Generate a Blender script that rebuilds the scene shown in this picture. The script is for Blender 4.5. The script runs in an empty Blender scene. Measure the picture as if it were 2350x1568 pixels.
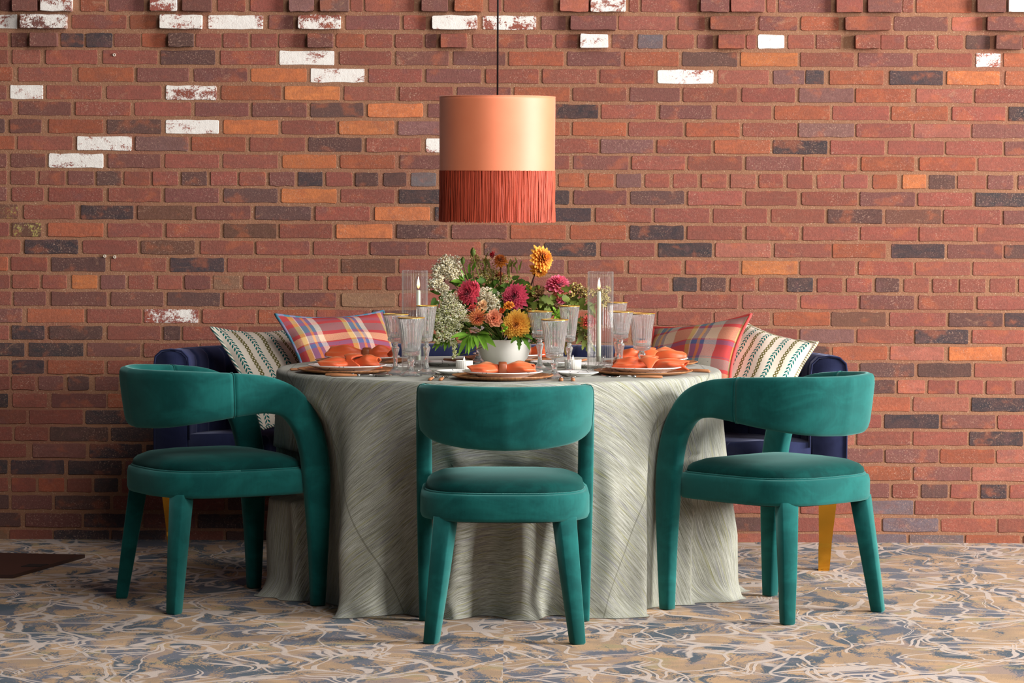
import bpy, bmesh, math, random
from math import sin, cos, pi, sqrt, radians
from mathutils import Vector, Matrix
SC = bpy.context.scene; COL = SC.collection
random.seed(7)

# ---------------------------------------------------------------- camera, light, exposure
F_PX, CAM_H, CAM_D = 7390.0, 1.436, 12.455
PITCH, ROLL = math.atan(391 / F_PX), radians(.24)
cam = bpy.data.objects.new('camera', bpy.data.cameras.new('camera')); COL.objects.link(cam)
cam.data.sensor_width = 36; cam.data.lens = F_PX / 2350 * 36
cam.data.clip_end = 60
CAM_M = Matrix.Translation((0, -CAM_D, CAM_H)) @ (Matrix.Rotation(pi / 2 - PITCH, 4, 'X') @ Matrix.Rotation(ROLL, 4, 'Z'))
cam.matrix_world = CAM_M
SC.camera = cam
SC.view_settings.view_transform = 'Standard'; SC.view_settings.look = 'None'
SC.view_settings.gamma = 1; SC.view_settings.use_curve_mapping = False
SC.view_settings.exposure = -0.38
W = bpy.data.worlds.new('world'); SC.world = W; W.use_nodes = True
W.node_tree.nodes['Background'].inputs[0].default_value = (.80, .86, 1.0, 1)
W.node_tree.nodes['Background'].inputs[1].default_value = .085

def area(name, loc, target, sx, sy, power, color):
    l = bpy.data.lights.new(name, 'AREA'); l.shape = 'RECTANGLE'; l.size = sx; l.size_y = sy
    l.energy = power; l.color = color
    o = bpy.data.objects.new(name, l); COL.objects.link(o); o.location = loc
    o.rotation_euler = (Vector(target) - Vector(loc)).to_track_quat('-Z', 'Y').to_euler()
    return o
area('window_light', (7.6, -3.9, 2.3), (-.1, -.8, .9), 2.6, 2.2, 1760, (1, .975, .95))
area('front_fill_light', (3.0, -10.6, 3.4), (0, -.8, .8), 2.6, 2.0, 190, (1, .97, .94))  # unseen fill, added to brighten what faces the camera
area('overhead_fill_light', (2.4, -6.2, 5.4), (0, -1.5, .8), 3.0, 3.0, 360, (1, .98, .95))  # added overhead fill that lifts the flowers, tabletop and floor

def ray(px, py):
    return CAM_M.to_3x3() @ Vector((px - 1175, 784 - py, -F_PX))
def at(px, py, Y):                       # photo pixel -> point on the vertical plane y = Y
    r = ray(px, py); c = CAM_M.translation
    return c + r * ((Y - c.y) / r.y)
def fl(px, py, z=0.0):                   # photo pixel -> point on a level plane
    r = ray(px, py); c = CAM_M.translation
    return c + r * ((z - c.z) / r.z)

# ---------------------------------------------------------------- helpers
def lin(r, g, b):
    f = lambda c: (c / 255 / 12.92) if c <= 10 else ((c / 255 + .055) / 1.055) ** 2.4
    return (f(r), f(g), f(b), 1)
def mesh(name, vs, fs, mat=None, parent=None, smooth=True, uv=None, col=None, loc=None):
    me = bpy.data.meshes.new(name); me.from_pydata([tuple(v) for v in vs], [], fs)
    if mat is not None:
        for m in (mat if isinstance(mat, list) else [mat]): me.materials.append(m)
    if smooth: me.polygons.foreach_set('use_smooth', [True] * len(me.polygons))
    if uv is not None:
        l = me.uv_layers.new(name='UVMap'); vi = [0] * len(me.loops); me.loops.foreach_get('vertex_index', vi)
        l.data.foreach_set('uv', [c for i in vi for c in uv[i]])
    if col is not None:
        a = me.color_attributes.new('col', 'FLOAT_COLOR', 'POINT')
        a.data.foreach_set('color', [c for q in col for c in q])
    o = bpy.data.objects.new(name, me); COL.objects.link(o)
    if parent is not None: o.parent = parent
    if loc is not None: o.location = loc
    return o
def tag(o, label=None, cat=None, group=None, kind=None):
    if label: o['label'] = label
    if cat: o['category'] = cat
    if group: o['group'] = group
    if kind: o['kind'] = kind
    return o
def thing(name, label, cat, loc=(0, 0, 0), rz=0, group=None):
    o = bpy.data.objects.new(name, None); COL.objects.link(o); o.empty_display_size = .05
    o.location = loc; o.rotation_euler = (0, 0, rz)
    return tag(o, label, cat, group)
def copy_tree(o, loc, rz=0, label=None):
    def rec(x, par):
        c = x.copy(); COL.objects.link(c); c.parent = par
        for ch in x.children: rec(ch, c)
        return c
    r = rec(o, None); r.location = loc; r.rotation_euler = (0, 0, rz)
    if label: r['label'] = label
    return r
def loft(rings, closed=True, cap=True):
    n = len(rings[0]); vs = [v for r in rings for v in r]; fs = []
    for i in range(len(rings) - 1):
        for j in range(n if closed else n - 1):
            k = (j + 1) % n
            fs.append((i * n + j, i * n + k, (i + 1) * n + k, (i + 1) * n + j))
    if cap and closed:
        fs.append(tuple(range(n - 1, -1, -1))); fs.append(tuple((len(rings) - 1) * n + j for j in range(n)))
    return vs, fs
def lathe(prof, n=40, mod=None):
    rings = []
    for r, z in prof:
        rings.append([Vector(((r * (mod(2 * pi * j / n, r, z) if mod else 1)) * cos(2 * pi * j / n),
                              (r * (mod(2 * pi * j / n, r, z) if mod else 1)) * sin(2 * pi * j / n), z)) for j in range(n)])
    return loft(rings)
def tube(pts, rad, n=8, cap=True):
    pts = [Vector(p) for p in pts]; rings = []; up = None
    for i, p in enumerate(pts):
        t = (pts[min(i + 1, len(pts) - 1)] - pts[max(i - 1, 0)])
        if t.length < 1e-9: t = Vector((0, 0, 1))
        t.normalize()
        if up is None:
            up = t.orthogonal().normalized()
        else:
            up = (up - t * up.dot(t)); up = up.normalized() if up.length > 1e-6 else t.orthogonal().normalized()
        s = t.cross(up); r = rad[i] if isinstance(rad, (list, tuple)) else rad
        rings.append([p + (up * cos(2 * pi * j / n) + s * sin(2 * pi * j / n)) * r for j in range(n)])
    return loft(rings, True, cap)
def join(parts):
    vs, fs = [], []
    for v, f in parts:
        b = len(vs); vs += list(v); fs += [tuple(i + b for i in q) for q in f]
    return vs, fs
def sellipse(a, b, n, N, y0=0):
    out = []
    for j in range(N):
        t = 2 * pi * j / N; c, s = cos(t), sin(t)
        out.append((a * math.copysign(abs(c) ** (2 / n), c), y0 + b * math.copysign(abs(s) ** (2 / n), s)))
    return out
def catmull(P, k):
    out = []
    for i in range(len(P) - 1):
        p0, p1, p2, p3 = P[max(i - 1, 0)], P[i], P[i + 1], P[min(i + 2, len(P) - 1)]
        for s in range(k):
            t = s / k
            out.append(tuple(.5 * (2 * b + (c - a) * t + (2 * a - 5 * b + 4 * c - d) * t * t + (3 * b - a - 3 * c + d) * t ** 3)
                             for a, b, c, d in zip(p0, p1, p2, p3)))
    out.append(tuple(P[-1])); return out
def sm(a, b, x):
    t = min(1, max(0, (x - a) / (b - a))); return t * t * (3 - 2 * t)
def interp(T, x):
    for (a, p), (b, q) in zip(T, T[1:]):
        if x <= b: return p + (q - p) * sm(a, b, x)
    return T[-1][1]

# ---------------------------------------------------------------- material helpers
class NT:
    def __init__(s, name):
        s.m = bpy.data.materials.new(name); s.m.use_nodes = True; s.t = s.m.node_tree
        s.b = s.t.nodes['Principled BSDF']; s.out = s.t.nodes['Material Output']
    def n(s, typ, **kw):
        x = s.t.nodes.new('ShaderNode' + typ)
        for k, v in kw.items(): setattr(x, k, v)
        return x
    def put(s, sock, v):
        if hasattr(v, 'node') or hasattr(v, 'is_output'): s.t.links.new(v, sock)
        elif isinstance(v, (tuple, list)) and len(v) == 3 and len(sock.default_value) == 4: sock.default_value = tuple(v) + (1,)
        else: sock.default_value = v
    def math(s, op, a, b=0.0, c=0.0, clamp=False):
        x = s.n('Math', operation=op, use_clamp=clamp); s.put(x.inputs[0], a); s.put(x.inputs[1], b); s.put(x.inputs[2], c)
        return x.outputs[0]
    def mix(s, f, a, b, mode='MIX'):
        x = s.n('Mix', data_type='RGBA', blend_type=mode); s.put(x.inputs[0], f); s.put(x.inputs[6], a); s.put(x.inputs[7], b)
        return x.outputs[2]
    def noise(s, vec, scale, detail=3, rough=.55, dist=0.0):
        x = s.n('TexNoise'); s.put(x.inputs['Vector'], vec); x.inputs['Scale'].default_value = scale
        x.inputs['Detail'].default_value = detail; x.inputs['Roughness'].default_value = rough; x.inputs['Distortion'].default_value = dist
        return x.outputs[0]
    def mapv(s, vec, scale=(1, 1, 1), loc=(0, 0, 0), rot=(0, 0, 0)):
        x = s.n('Mapping'); s.put(x.inputs[0], vec); x.inputs[1].default_value = loc; x.inputs[2].default_value = rot; x.inputs[3].default_value = scale
        return x.outputs[0]
    def ramp(s, fac, stops, interp='LINEAR'):
        x = s.n('ValToRGB'); x.color_ramp.interpolation = interp; e = x.color_ramp.elements
        while len(e) < len(stops): e.new(.5)
        for k, (p, c) in enumerate(stops): e[k].position = p; e[k].color = c if isinstance(c, (tuple, list)) else (c, c, c, 1)
        s.put(x.inputs[0], fac); return x.outputs[0]
    def smooth(s, v, lo, hi):
        x = s.n('MapRange', interpolation_type='SMOOTHSTEP'); s.put(x.inputs[0], v); x.inputs[1].default_value = lo; x.inputs[2].default_value = hi
        return x.outputs[0]
    def bump(s, h, strength=.3, dist=.002):
        x = s.n('Bump'); x.inputs['Strength'].default_value = strength; x.inputs['Distance'].default_value = dist
        s.put(x.inputs['Height'], h); s.t.links.new(x.outputs[0], s.b.inputs['Normal'])
    def set(s, **kw):
        for k, v in kw.items(): s.put(s.b.inputs[k.replace('_', ' ')], v)
        return s
    def obj(s): return s.n('TexCoord').outputs['Object']
    def uv(s): return s.n('TexCoord').outputs['UV']
    def pos(s): return s.n('NewGeometry').outputs['Position']
    def sep(s, v):
        x = s.n('SeparateXYZ'); s.put(x.inputs[0], v); return x.outputs
    def comb(s, a, b, c=0.0):
        x = s.n('CombineXYZ'); s.put(x.inputs[0], a); s.put(x.inputs[1], b); s.put(x.inputs[2], c); return x.outputs[0]
def plain(name, rgb, rough=.5, metal=0, var=.08, scale=40, bump=0, **kw):
    m = NT(name); c = lin(*rgb)
    nz = m.noise(m.obj(), scale)
    m.set(Base_Color=m.mix(nz, tuple(x * (1 - var) for x in c[:3]) + (1,), tuple(min(1, x * (1 + var)) for x in c[:3]) + (1,)), Roughness=rough, Metallic=metal, **kw)
    if bump: m.bump(nz, bump, .001)
    return m.m

def velvet(name, dark, light, hi, sheen=.6, sheen_tint=(1, 1, 1, 1), scale=7):
    m = NT(name); o = m.pos()
    big = m.noise(m.mapv(o, (1, 1, 1.6)), scale, 4, .62, .6)
    fine = m.noise(m.mapv(o, (3, 3, .6)), scale * 7, 3, .6)
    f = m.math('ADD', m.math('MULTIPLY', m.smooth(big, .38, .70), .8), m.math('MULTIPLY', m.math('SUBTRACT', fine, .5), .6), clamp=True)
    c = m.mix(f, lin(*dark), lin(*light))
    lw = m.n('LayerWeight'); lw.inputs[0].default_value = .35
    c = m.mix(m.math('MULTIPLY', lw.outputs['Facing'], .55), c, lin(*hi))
    m.set(Base_Color=c, Roughness=.85, Sheen_Weight=sheen, Sheen_Roughness=.4, Sheen_Tint=sheen_tint, Specular_IOR_Level=.12)
    m.bump(m.noise(o, 900, 2), .12, .0006)
    return m.m

# ---------------------------------------------------------------- brick wall
BRICK_C = dict(r=(136, 77, 65), m=(115, 72, 66), d=(62, 55, 58), n=(88, 64, 60), o=(152, 84, 60), O=(186, 110, 68), s=(152, 90, 76),
               p=(122, 86, 82), g=(104, 94, 98), t=(134, 100, 78), w=(150, 80, 68), v=(146, 76, 64), k=(104, 70, 58))
def brick_mat(name, from_obj):
    m = NT(name); P = m.pos()
    if from_obj:
        oi = m.n('ObjectInfo'); c = oi.outputs['Color']; al = oi.outputs['Alpha']
    else:
        a = m.n('Attribute', attribute_name='col'); c = a.outputs['Color']; al = a.outputs['Alpha']
    n1 = m.noise(m.mapv(P, (1, 1, 2)), 16, 5, .6, .8)
    n2 = m.noise(P, 90, 4, .7)
    c = m.mix(m.smooth(n1, .35, .7), m.mix(.35, c, lin(104, 70, 62), 'MIX'), c)
    c = m.mix(.32, c, m.ramp(n2, [(.28, (.30, .29, .28, 1)), (.5, (.52, .5, .48, 1)), (.72, (.80, .76, .72, 1))]), 'OVERLAY')
    c = m.mix(m.math('MULTIPLY', m.smooth(m.noise(m.mapv(P, (1, 1, 1.4), (7, 0, 3)), 9, 3, .6), .54, .68), .35), c, lin(176, 96, 62))
    c = m.mix(m.math('MULTIPLY', m.smooth(m.noise(m.mapv(P, (1, 1, 1.2), (2, 0, 9)), 8, 3, .6), .58, .70), .40), c, lin(112, 76, 74))
    # light mortar smears and lime specks
    sp = m.math('MULTIPLY', m.smooth(m.noise(P, 190, 3, .75), .56, .66), m.math('ADD', .25, m.smooth(m.noise(P, 5.5, 3, .6), .42, .62)))
    c = m.mix(m.math('MULTIPLY', sp, .5), c, lin(188, 150, 130))
    sm_ = m.smooth(m.noise(m.mapv(P, (1, 1, 1.6), (3, 1, 0)), 11, 5, .7, 1.5), .60, .74)
    c = m.mix(m.math('MULTIPLY', sm_, .55), c, lin(160, 120, 96))
    ms = m.math('MULTIPLY', m.math('LESS_THAN', al, -.5), m.smooth(m.math('ADD', m.math('MULTIPLY', m.noise(P, 22, 4, .7), .6), m.math('MULTIPLY', m.noise(P, 110, 3, .8), .4)), .52, .60))
    c = m.mix(m.math('MULTIPLY', ms, .8), c, lin(176, 162, 92))
    # old white paint, amount in alpha
    pn = m.math('ADD', m.math('MULTIPLY', m.noise(m.mapv(P, (1, 1, 1.5)), 13, 3, .6), .50), m.math('MULTIPLY', m.noise(P, 130, 5, .9), .50))
    mask = m.smooth(m.math('ADD', pn, m.math('MULTIPLY', m.math('SUBTRACT', al, .60), .26)), .487, .508)
    mask = m.math('MULTIPLY', mask, m.smooth(al, .04, .1))
    c = m.mix(mask, c, m.mix(m.noise(P, 40), lin(214, 204, 196), lin(238, 234, 228)))
    m.set(Base_Color=c, Roughness=.86, Specular_IOR_Level=.25)
    m.bump(m.math('ADD', n2, m.math('MULTIPLY', m.noise(P, 320, 3), .6)), .55, .003)
    return m.m
def mortar_mat():
    m = NT('mortar'); P = m.pos()
    c = m.mix(m.noise(P, 9, 4, .6), lin(134, 94, 72), lin(154, 112, 88))
    c = m.mix(m.smooth(m.noise(P, 3, 3), .5, .7), c, lin(140, 94, 76))
    c = m.mix(m.smooth(m.noise(P, 220, 2), .60, .75), c, lin(182, 152, 126))
    m.set(Base_Color=c, Roughness=.95, Specular_IOR_Level=.1); m.bump(m.noise(P, 160, 4, .7), .7, .004)
    return m.m
BM_OBJ, BM_VC, MORT = brick_mat('brick_clay', True), brick_mat('brick_clay_joined', False), mortar_mat()

# course centre lines: photo height at x = 200 and at x = 2200, then bricks "left-right colour" ('*' stands proud of the wall)
ROWS = [
 (10, 13, "0-30m 30-88m* 95-167v* 185-242o 250-330m 346-408v* 420-487m* 500-563r 574-650r 664-721p* 735-801p* 805-832r 838-950r 968-1028m* 1043-1108o* 1122-1150r 1157-1270r 1285-1350s* 1355-1435w* 1445-1465r 1472-1600r 1607-1672m* 1676-1753s* 1760-1780r 1787-1907m 1918-1978r* 1990-2068m* 2072-2095r 2103-2230o 2240-2305m* 2312-2385w*"),
 (50, 55, "-80-40w 48-155c* 165-290r 298-358o 368-465w* 478-604w 617-673m 685-782v* 794-917m 926-977r 992-1095w* 1108-1230v 1242-1298m 1309-1414m* 1420-1550s 1557-1617r 1629-1732r* 1742-1830m 1838-1925o 1938-2042r* 2052-2175m 2185-2255s 2263-2370m*"),
 (92, 97, "-40-17r 26-62m 70-133m* 140-192d 198-258d 262-322r 326-380o 388-445n* 449-507r 512-570r 576-636r 640-700r 706-765m* 772-835o 840-900r 907-970r 976-1002m 1011-1072r* 1085-1138r 1143-1203r 1209-1268r 1276-1325r 1331-1395w* 1405-1454m 1464-1521g 1530-1592r 1600-1636m 1647-1708r* 1713-1735r 1739-1800w 1808-1868r 1873-1930r 1961-2018r* 2022-2075r 2082-2145r 2152-2210r 2217-2272n 2283-2342m* 2348-2405r"),
 (131, 138, "-110-18r 28-92r 105-223r 236-361r 369-494n 506-633r 641-767w 779-898r 909-1030m 1040-1160m 1168-1293o 1302-1425m 1434-1557o 1566-1692n 1700-1830O 1837-1960r 1970-2095m 2105-2230r 2240-2296v 2303-2430o"),
 (171, 179, "-95-28o 42-165r 180-306o 315-433m 445-567m 576-703O 713-836w 846-968r 978-1104m 1115-1236r 1245-1369r 1377-1500r 1509-1637w 1648-1764r 1775-1846p 1849-1891d 1904-2027o 2042-2164d 2173-2294O 2307-2430o"),
 (212, 220, "-110-15r 23-99w 107-233r 245-370r 381-497v 508-645o 653-779O 790-907r 917-1039r 1049-1172m 1180-1307o 1315-1437r 1446-1560m 1568-1691r 1703-1824r 1834-1959p 1964-2090o 2103-2231s 2238-2360r"),
 (249.5, 261, "-95-28r 42-163m 173-299r 309-438r 448-570m 579-704m 713-834n 844-970O 982-1105m 1115-1230r 1240-1373d 1380-1505r 1515-1633m 1645-1770r 1778-1904o 1911-2040r 2046-2175o 2185-2307r 2315-2430d"),
 (290, 300.6, "-110-11n 22-95m 112-236o 246-370n 380-502w 513-638O 647-770r 778-904O 914-1035p 1045-1160r 1170-1307o 1314-1437o 1443-1567r 1575-1697o 1705-1828r 1833-1960p 1965-2091r 2098-2226s 2231-2355m"),
 (329, 340, "-95-33o 40-166r 177-302w 311-432p 440-563o 574-700r 708-830n 841-965r 977-1100w 1110-1240r 1250-1373r 1379-1499p 1508-1632r 1640-1767o 1774-1899d 1906-2030r 2038-2166r 2171-2300r 2306-2430m"),
 (369, 377, "-110-15m 25-104m 112-237w 248-368m 379-502r 512-637r 648-771O 781-906o 918-1040m 1050-1165r 1175-1306r 1316-1442m 1450-1572r 1579-1703r 1712-1838m 1844-1967r 1977-2098o 2110-2238o 2245-2370r"),
 (409, 418, "-40-15r 25-81r 90-149r 156-215m 222-278n 285-343r 351-408r 417-475n 483-543r 549-609r 618-676m 684-740d 748-808r 816-868n 880-933n 943-1001g 1010-1066r 1076-1134r 1144-1204r 1214-1272r 1282-1341o 1351-1408o 1415-1472p 1480-1536r 1545-1600r 1610-1667r 1676-1734s 1742-1797r 1807-1865r 1875-1930r 1936-1991r 2003-2059o 2071-2125O 2132-2192n 2198-2262r 2267-2326m 2336-2395m"),
 (447, 458, "-110-15m 27-100r 112-236r 249-369r 379-502m 514-637n 646-772O 782-905r 916-1040d 1050-1170r 1180-1306d 1317-1438m 1447-1570n 1579-1703r 1712-1829r 1840-1967r 1974-2100m 2107-2231r 2239-2360d"),
 (487, 498, "-75-42k 55-172r 186-306d 316-442k 450-575m 586-714n 724-848r 860-986O 998-1110d 1120-1220r 1232-1356d 1367-1495r 1502-1628r 1637-1760r 1770-1892r 1900-2025n 2033-2160k 2166-2296r 2303-2425m"),
 (528, 537.5, "-105-20r 28-95k 110-237o 247-372r 382-504r 514-635k 642-762r 772-900O 911-1027n 1037-1163m 1172-1298o 1309-1436o 1446-1569d 1577-1703r 1713-1833r 1843-1969r 1975-2105r 2110-2234r 2243-2365r"),
 (567, 577, "-80-46r 57-179d 190-315r 324-447k 460-581r 588-710r 720-843r 850-978m 984-1103r 1112-1240n 1250-1368d 1379-1502r 1511-1634d 1642-1768s 1778-1907r 1911-2033o 2046-2168d 2175-2300m 2306-2430n"),
 (607, 617, "-105-18o 25-108r 118-242n 254-381r 391-514d 522-644r 650-776r 784-908k 916-1036r 1046-1165m 1175-1295m 1304-1431r 1443-1563r 1574-1695r 1703-1830O 1836-1962r 1970-2095r 2101-2226r 2233-2355r"),
 (647.5, 655.5, "-35-22r 28-90r 97-153r 165-223O 232-288m 295-353r 362-417r 424-483m 490-550t 558-612r 619-676r 685-741r 752-810o 820-877o 887-945r 955-1010r 1020-1078m 1088-1146r 1156-1214r 1224-1280r 1290-1346r 1352-1400r 1407-1462r 1472-1535r 1545-1599d 1609-1666n 1676-1732r 1741-1798r 1807-1866d 1875-1933r 1943-2001r 2009-2064n 2074-2132r 2141-2197r 2203-2261r 2272-2330r 2338-2395r"),
 (686, 695, "-105-25r 32-105m 118-245m 255-375m 384-505n 514-641r 651-771m 784-907t 915-1035r 1045-1165r 1175-1290m 1300-1378r 1385-1422m 1432-1555r 1567-1693r 1705-1829s 1838-1967r 1974-2098m 2108-2234r 2243-2365r"),
 (725, 734, "-75-51m 63-192o 200-325r 331-455v 465-586r 594-720o 727-850r 1510-1633r 1640-1766r 1775-1904o 1908-2033k 2042-2170r 2178-2301n 2306-2430d"),
 (764, 773, "-110-20r 27-102d 113-235n 247-368r 376-414n 420-545r 1704-1829r 1836-1960p 1967-2096r 2100-2222d 2231-2350r"),
 (803, 812, "-65-56d 66-191d 200-322m 330-455r 1780-1903n 1911-2036o 2043-2166s 2178-2300O 2309-2430r"),
 (843, 850, "-90-19r 27-101d 110-238o 247-370r 1845-1968s 1974-2098n 2107-2229n 2237-2360r"),
 (880, 889, "-40-22r 27-80r 89-145m 156-204n 218-272m 280-335r 1920-1980r 1990-2053n 2060-2122s 2130-2192r 2199-2256r 2264-2322r 2330-2390m"),
 (920, 928.6, "-105-18d 29-107r 119-244m 247-370o 1965-2088o 2096-2223s 2230-2355d"),
 (957.5, 968, "-75-60r 68-190r 196-320d 1905-2022r 2030-2155d 2162-2284m 2290-2410r"),
 (996.6, 1007, "-105-28r 34-110r 115-248n 255-380d 1925-1960s 1967-2089r 2096-2220r 2225-2348d"),
 (1035, 1047.7, "-65-60r 75-197m 206-325d 336-460d 1905-2026m 2032-2153m 2158-2282o 2287-2410s"),
 (1073.5, 1088, "-105-17d 25-147d 157-279d 288-410m 1835-1952r 1960-2090o 2097-2227m 2231-2355s"),
 (1114, 1128, "-40-18r 26-82r 88-147o 154-210r 216-271d 280-335r 1920-1975r 1984-2041m 2048-2107r 2115-2175n 2182-2243r 2251-2310d 2318-2380r"),
 (1154, 1166, "-95-20n 27-119m 126-252n 260-380r 392-515r 523-640n 1680-1752r 1760-1832r 1838-1960r 1972-2096g 2100-2228r 2235-2350s"),
 (1195, 1206, "-75-47n 58-187m 193-320d 330-448m 455-570d 1620-1750n 1757-1885r 1893-2020s 2026-2153g 2160-2285r 2291-2410r"),
 (1233, 1244, "-105-17t 22-120r 124-250d 257-380d 390-512r 520-640n 1625-1750s 1757-1880r 1890-2080g 2087-2211g 2216-2340o"),
]
HEADER_ROWS = {2, 10, 16, 22, 28}
OCC = [(1008, 220, 1275, 512), (985, 570, 1400, 800), (500, 745, 870, 800), (1510, 745, 1850, 830), (345, 800, 1950, 1245), (270, 850, 345, 985), (1950, 855, 2000, 990)]
def parse(s):
    out = []
    for tok in s.split():
        pr = tok.endswith('*'); tok = tok.rstrip('*'); c = tok[-1]; a, b = tok[:-1].rsplit('-', 1); out.append((float(a), float(b), c, pr))
    return out
def brick_shape(seed, w, h, dep, n=5):
    rnd = random.Random(seed); pts = []
    cr = .0022 + rnd.random() * .003                         # worn corners
    def j(a): return rnd.uniform(-a, a)
    for k in range(n + 1): pts.append((-w / 2 + cr + (w - 2 * cr) * k / n, -h / 2 + j(.0018)))
    pts.append((w / 2 + j(.001), -h / 2 + cr)); pts.append((w / 2 + j(.001), h / 2 - cr))
    for k in range(n + 1): pts.append((w / 2 - cr - (w - 2 * cr) * k / n, h / 2 + j(.0018)))
    pts.append((-w / 2 + j(.001), h / 2 - cr)); pts.append((-w / 2 + j(.001), -h / 2 + cr))
    N = len(pts); q = .0012
    vs = [(x - math.copysign(q, x), 0, z - math.copysign(q, z)) for x, z in pts] + [(x, q * 1.2, z) for x, z in pts] + [(x, dep, z) for x, z in pts]
    fs = [tuple(range(N))]
    for a in (0, N):
        for k in range(N): fs.append((a + k, a + (k + 1) % N, a + N + (k + 1) % N, a + N + k)[::-1])
    return vs, fs
wall = tag(mesh('wall_back', [(-3.3, .0024, -.02), (3.3, .0024, -.02), (3.3, .0024, 2.33), (-3.3, .0024, 2.33), (-3.3, .25, -.02), (3.3, .25, -.02), (3.3, .25, 2.33), (-3.3, .25, 2.33)],
                [(0, 1, 2, 3), (5, 4, 7, 6), (4, 0, 3, 7), (1, 5, 6, 2), (3, 2, 6, 7)], MORT, smooth=False), 'old red brick wall with some white painted and dark bricks', None, None, 'structure')
bricks = []
rb = random.Random(3); PITCH_PX = 132.5
for ri, (yl, yr, s) in enumerate(ROWS):
    L = parse(s); hdr = ri in HEADER_ROWS; pw = 66 if hdr else PITCH_PX
    full = []; cur = None
    x = L[0][0] - 9
    while x > -790: full.append((x - pw + 9, x, rb.choice('rrrrmmonds'), False)); x -= pw
    for br in L:
        if cur is not None and br[0] - cur > 60:
            n = max(1, round((br[0] - cur) / pw)); st = (br[0] - cur) / n
            for k in range(n): full.append((cur + k * st + 5, cur + (k + 1) * st - 5, rb.choice('rrrrmmnod'), False))
        full.append(br); cur = br[1]
    x = cur + 9
    while x < 3130: full.append((x, x + pw - 9, rb.choice('rrrrmmonds'), False)); x += pw
    for a, b, c, pr in full:
        mx = (a + b) / 2; py = yl + (yr - yl) * (mx - 200) / 2000
        p0, p1 = at(a, py, 0), at(b, py, 0)
        bricks.append(((p0.x + p1.x) / 2, (p0.z + p1.z) / 2, max(.02, p1.x - p0.x), c, pr, mx, py, b - a))
for k in range(1, 4):                                    # courses above the frame
    z0 = at(1175, 11, 0).z + k * .0668; x = -3.15 + (k % 2) * .11
    while x < 3.16: bricks.append((x, z0, .21, rb.choice('rrrrmmonds'), False, -999, -999, 124)); x += .224
def visible(b):
    if not (0 <= b[5] <= 2350 and -5 <= b[6] <= 1250): return 0
    a, e = max(0, b[5] - b[7] / 2), min(2350, b[5] + b[7] / 2); tot = 0
    for k in range(9):
        x = a + (e - a) * (k + .5) / 9
        if not any(u <= x <= U and v <= b[6] <= V for u, v, U, V in OCC): tot += (e - a) / 9
    return tot
order = sorted(range(len(bricks)), key=lambda i: -visible(bricks[i])); single = set(order[:300])
VAR = {}
def brick_mesh(w, k):
    size = .21 if w > .15 else (.16 if w > .125 else .097)
    key = (size, k)
    if key not in VAR:
        vs, fs = brick_shape(hash(key) % 1000, size, .0535, .095, 5 if size > .12 else 3)
        me = bpy.data.meshes.new('brick'); me.from_pydata(vs, [], fs); me.materials.append(BM_OBJ); VAR[key] = me
    return VAR[key], size
PAINT = dict(k=-1.0, w=.82, v=.57, c=.44)
BRICK_C['c'] = BRICK_C['m']
jv, jf, jc = [], [], []
for i, (x, z, w, c, pr, mx, py, pw) in enumerate(bricks):
    gg = rb.uniform(.92, 1.08); col = lin(*[min(255, max(0, q * gg * rb.uniform(.98, 1.02))) for q in BRICK_C[c]]); al = PAINT.get(c, 0)
    col = col[:3] + (al,)
    dy = -.034 if pr else rb.uniform(-.002, .0006); k = rb.randrange(5)
    if i in single:
        me, size = brick_mesh(w, k)
        o = bpy.data.objects.new('brick', me); COL.objects.link(o); o.parent = wall
        o.location = (x, dy, z); o.scale = (w / size, 1, 1); o.color = col
        o.rotation_euler = (0, rb.uniform(-.006, .006), 0)
    else:
        vs, fs = brick_shape(i, w, .0535, .095, 3); b0 = len(jv)
        jv += [(a + x, q + dy, e + z) for a, q, e in vs]; jf += [tuple(v + b0 for v in f) for f in fs]; jc += [col] * len(vs)
tag(mesh('bricks', jv, jf, BM_VC, wall, smooth=False, col=jc), kind='stuff')

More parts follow.
